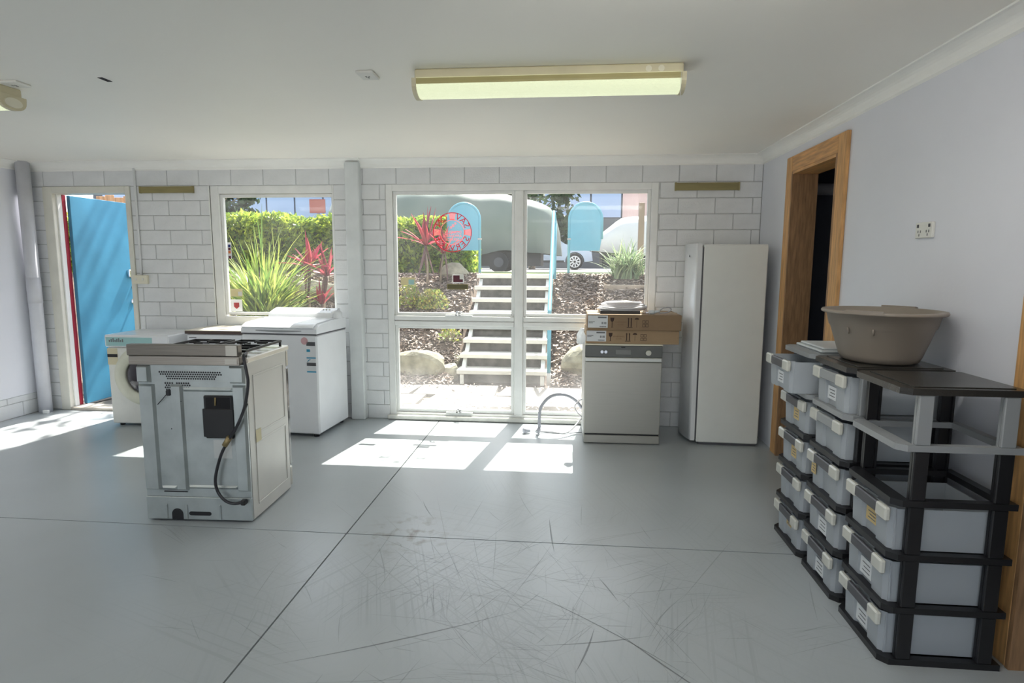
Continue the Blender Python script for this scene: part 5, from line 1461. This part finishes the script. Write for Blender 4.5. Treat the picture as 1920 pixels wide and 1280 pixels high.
covered('covered_car', 2.2, 15.4, [(-1.62, 0.75), (-1.35, 1.0), (-0.95, 1.32), (-0.3, 1.42), (1.2, 1.42), (2.4, 0.9)], 1.8, M['tarp_w'], 'car under a silver cover right of the blue signboard', 4)
covered('covered_car', -11.35, 16.5, [(-2.2, 1.0), (-1.4, 1.6), (0.2, 1.68), (1.0, 1.5), (2.0, 1.32), (2.6, 0.8)], 1.8, M['tarp_w'], 'white covered vehicle behind the hedge at the far left', 6)

car = thing('hatchback_car', 'silver-blue hatchback parked across the car park behind the boat', 'car', (-1.15, 24.2, 1.30))
prof = [(-2.05, 0.35), (-2.1, 0.75), (-1.95, 1.02), (-1.55, 1.40), (-0.9, 1.50), (0.0, 1.46), (0.55, 1.30), (1.05, 0.98), (1.75, 0.84), (2.05, 0.68), (2.1, 0.35), (1.78, 0.30)] + [(1.41 + 0.37 * math.cos(PI * k / 10), 0.31 + 0.37 * math.sin(PI * k / 10)) for k in range(11)] + [(-0.9, 0.28)] + [(-1.27 + 0.37 * math.cos(PI * k / 10), 0.31 + 0.37 * math.sin(PI * k / 10)) for k in range(11)]
obj('body', MB().prism(prof, 'y', -0.85, 0.85), M['car_blue'], car)
obj('side_window', MB().prism([(-1.55, 1.02), (-1.35, 1.34), (-0.35, 1.41), (-0.35, 1.0)], 'y', -0.862, -0.85), M['car_glass'], car)
obj('side_window', MB().prism([(-0.27, 1.0), (-0.27, 1.41), (0.05, 1.39), (0.5, 1.22), (0.88, 0.98)], 'y', -0.862, -0.85), M['car_glass'], car)
obj('windscreen', MB().add([(0.58, -0.72, 1.30), (1.05, -0.76, 1.0), (1.05, 0.76, 1.0), (0.58, 0.72, 1.30)], [(0, 1, 2, 3)]), M['car_glass'], car)
obj('mirror', B(0.72, 0.88, -0.98, -0.86, 0.98, 1.10, ch=0.02), M['car_blue'], car)
obj('sill_trim', B(-0.85, 1.0, -0.862, -0.85, 0.28, 0.36), M['tyre'], car)
for fx in (-1.27, 1.41):
    for sy in (-1, 1):
        w_ = obj('wheel', MB().cyl((fx, sy * 0.82 - 0.09, 0.31), (fx, sy * 0.82 + 0.09, 0.31), 0.31, n=28), M['tyre'], car)
        rm = MB()
        for k in range(9):
            a = 2 * PI * k / 9
            da = 0.13
            y_ = sy * 0.82 + sy * 0.095
            rm.add([(fx + 0.05 * math.cos(a - 0.4), y_, 0.31 + 0.05 * math.sin(a - 0.4)), (fx + 0.05 * math.cos(a + 0.4), y_, 0.31 + 0.05 * math.sin(a + 0.4)), (fx + 0.2 * math.cos(a + da), y_, 0.31 + 0.2 * math.sin(a + da)), (fx + 0.2 * math.cos(a - da), y_, 0.31 + 0.2 * math.sin(a - da))], [(0, 1, 2, 3)])
        rm.lathe([(0.19, 0), (0.225, 0)], 24)
        o_ = len(rm.v) - 48
        for i in range(o_, len(rm.v)):
            x, y, z = rm.v[i]; rm.v[i] = (fx + x, sy * 0.82 + sy * 0.096, 0.31 + y)
        obj('rim', rm, M['alloy'], w_)

# buildings across the car park
bl = thing('office_building', 'long building with pale blue glass panels across the car park', 'building', (0, 36, 1.3))
obj('base_wall', B(-30, 9, 0, 6, 0, 2.9), M['bldg_dark'], bl)
obj('upper_core', B(-30, 9, 0.12, 6, 2.9, 8.5), M['bldg_dark'], bl)
pm = B(0.03, 1.73, 0, 0.1, 0, 2.0, ch=0.01).mesh('glass_panel', M['bldg_glass'])
x = -29.3
k = 0
while x < 8.5:
    for z in (2.95, 4.98): link('glass_panel', pm, bl, (x, 0, z))
    if k % 1 == 0: pass
    x += 1.80; k += 1
obj('parapet', B(-30.1, 9.1, -0.05, 6, 8.5, 8.9), M['concrete'], bl)
sg = thing('red_sign', 'square red-brown sign before the blue-panelled building', 'sign', (-14.75, 34.8, 1.3))
obj('panel', B(-0.48, 0.48, -0.06, 0.0, 3.15, 3.95, ch=0.01), M['rust_red'], sg)
obj('sign_post', B(-0.06, 0.06, 0.0, 0.1, 0, 3.6), M['concrete'], sg)
pw = thing('pink_building', 'pink rendered building corner at the right of the car park', 'building', (5.2, 17.5, 1.3))
obj('wall', B(-3.25, 4, 0, 5, 0, 4.2), M['pink'], pw)
obj('roof_edge', B(-3.35, 4.1, -0.1, 5.1, 4.2, 4.4), M['concrete'], pw)
tag(obj('timber_post', B(1.36, 1.47, 12.0, 12.1, 1.28, 2.70, ch=0.01), M['post_brown']), 'brown timber post before the pink building', 'post')
# timber screen seen past the edge of the blue door
sc_ = thing('paling_screen', 'orange timber paling screen just outside beyond the blue door', 'fence', (-5.75, 7.4, 0))
for k in range(8):
    obj('paling', B(-0.35 + k * 0.125, -0.35 + k * 0.125 + 0.115, -0.01, 0.01, -0.05, 2.35 + 0.02 * math.sin(k * 2.1), ch=0.003), M['fence'], sc_)
for z in (0.4, 1.9):
    obj('rail', B(-0.35, 0.64, 0.012, 0.05, z, z + 0.08), M['fence'], sc_)
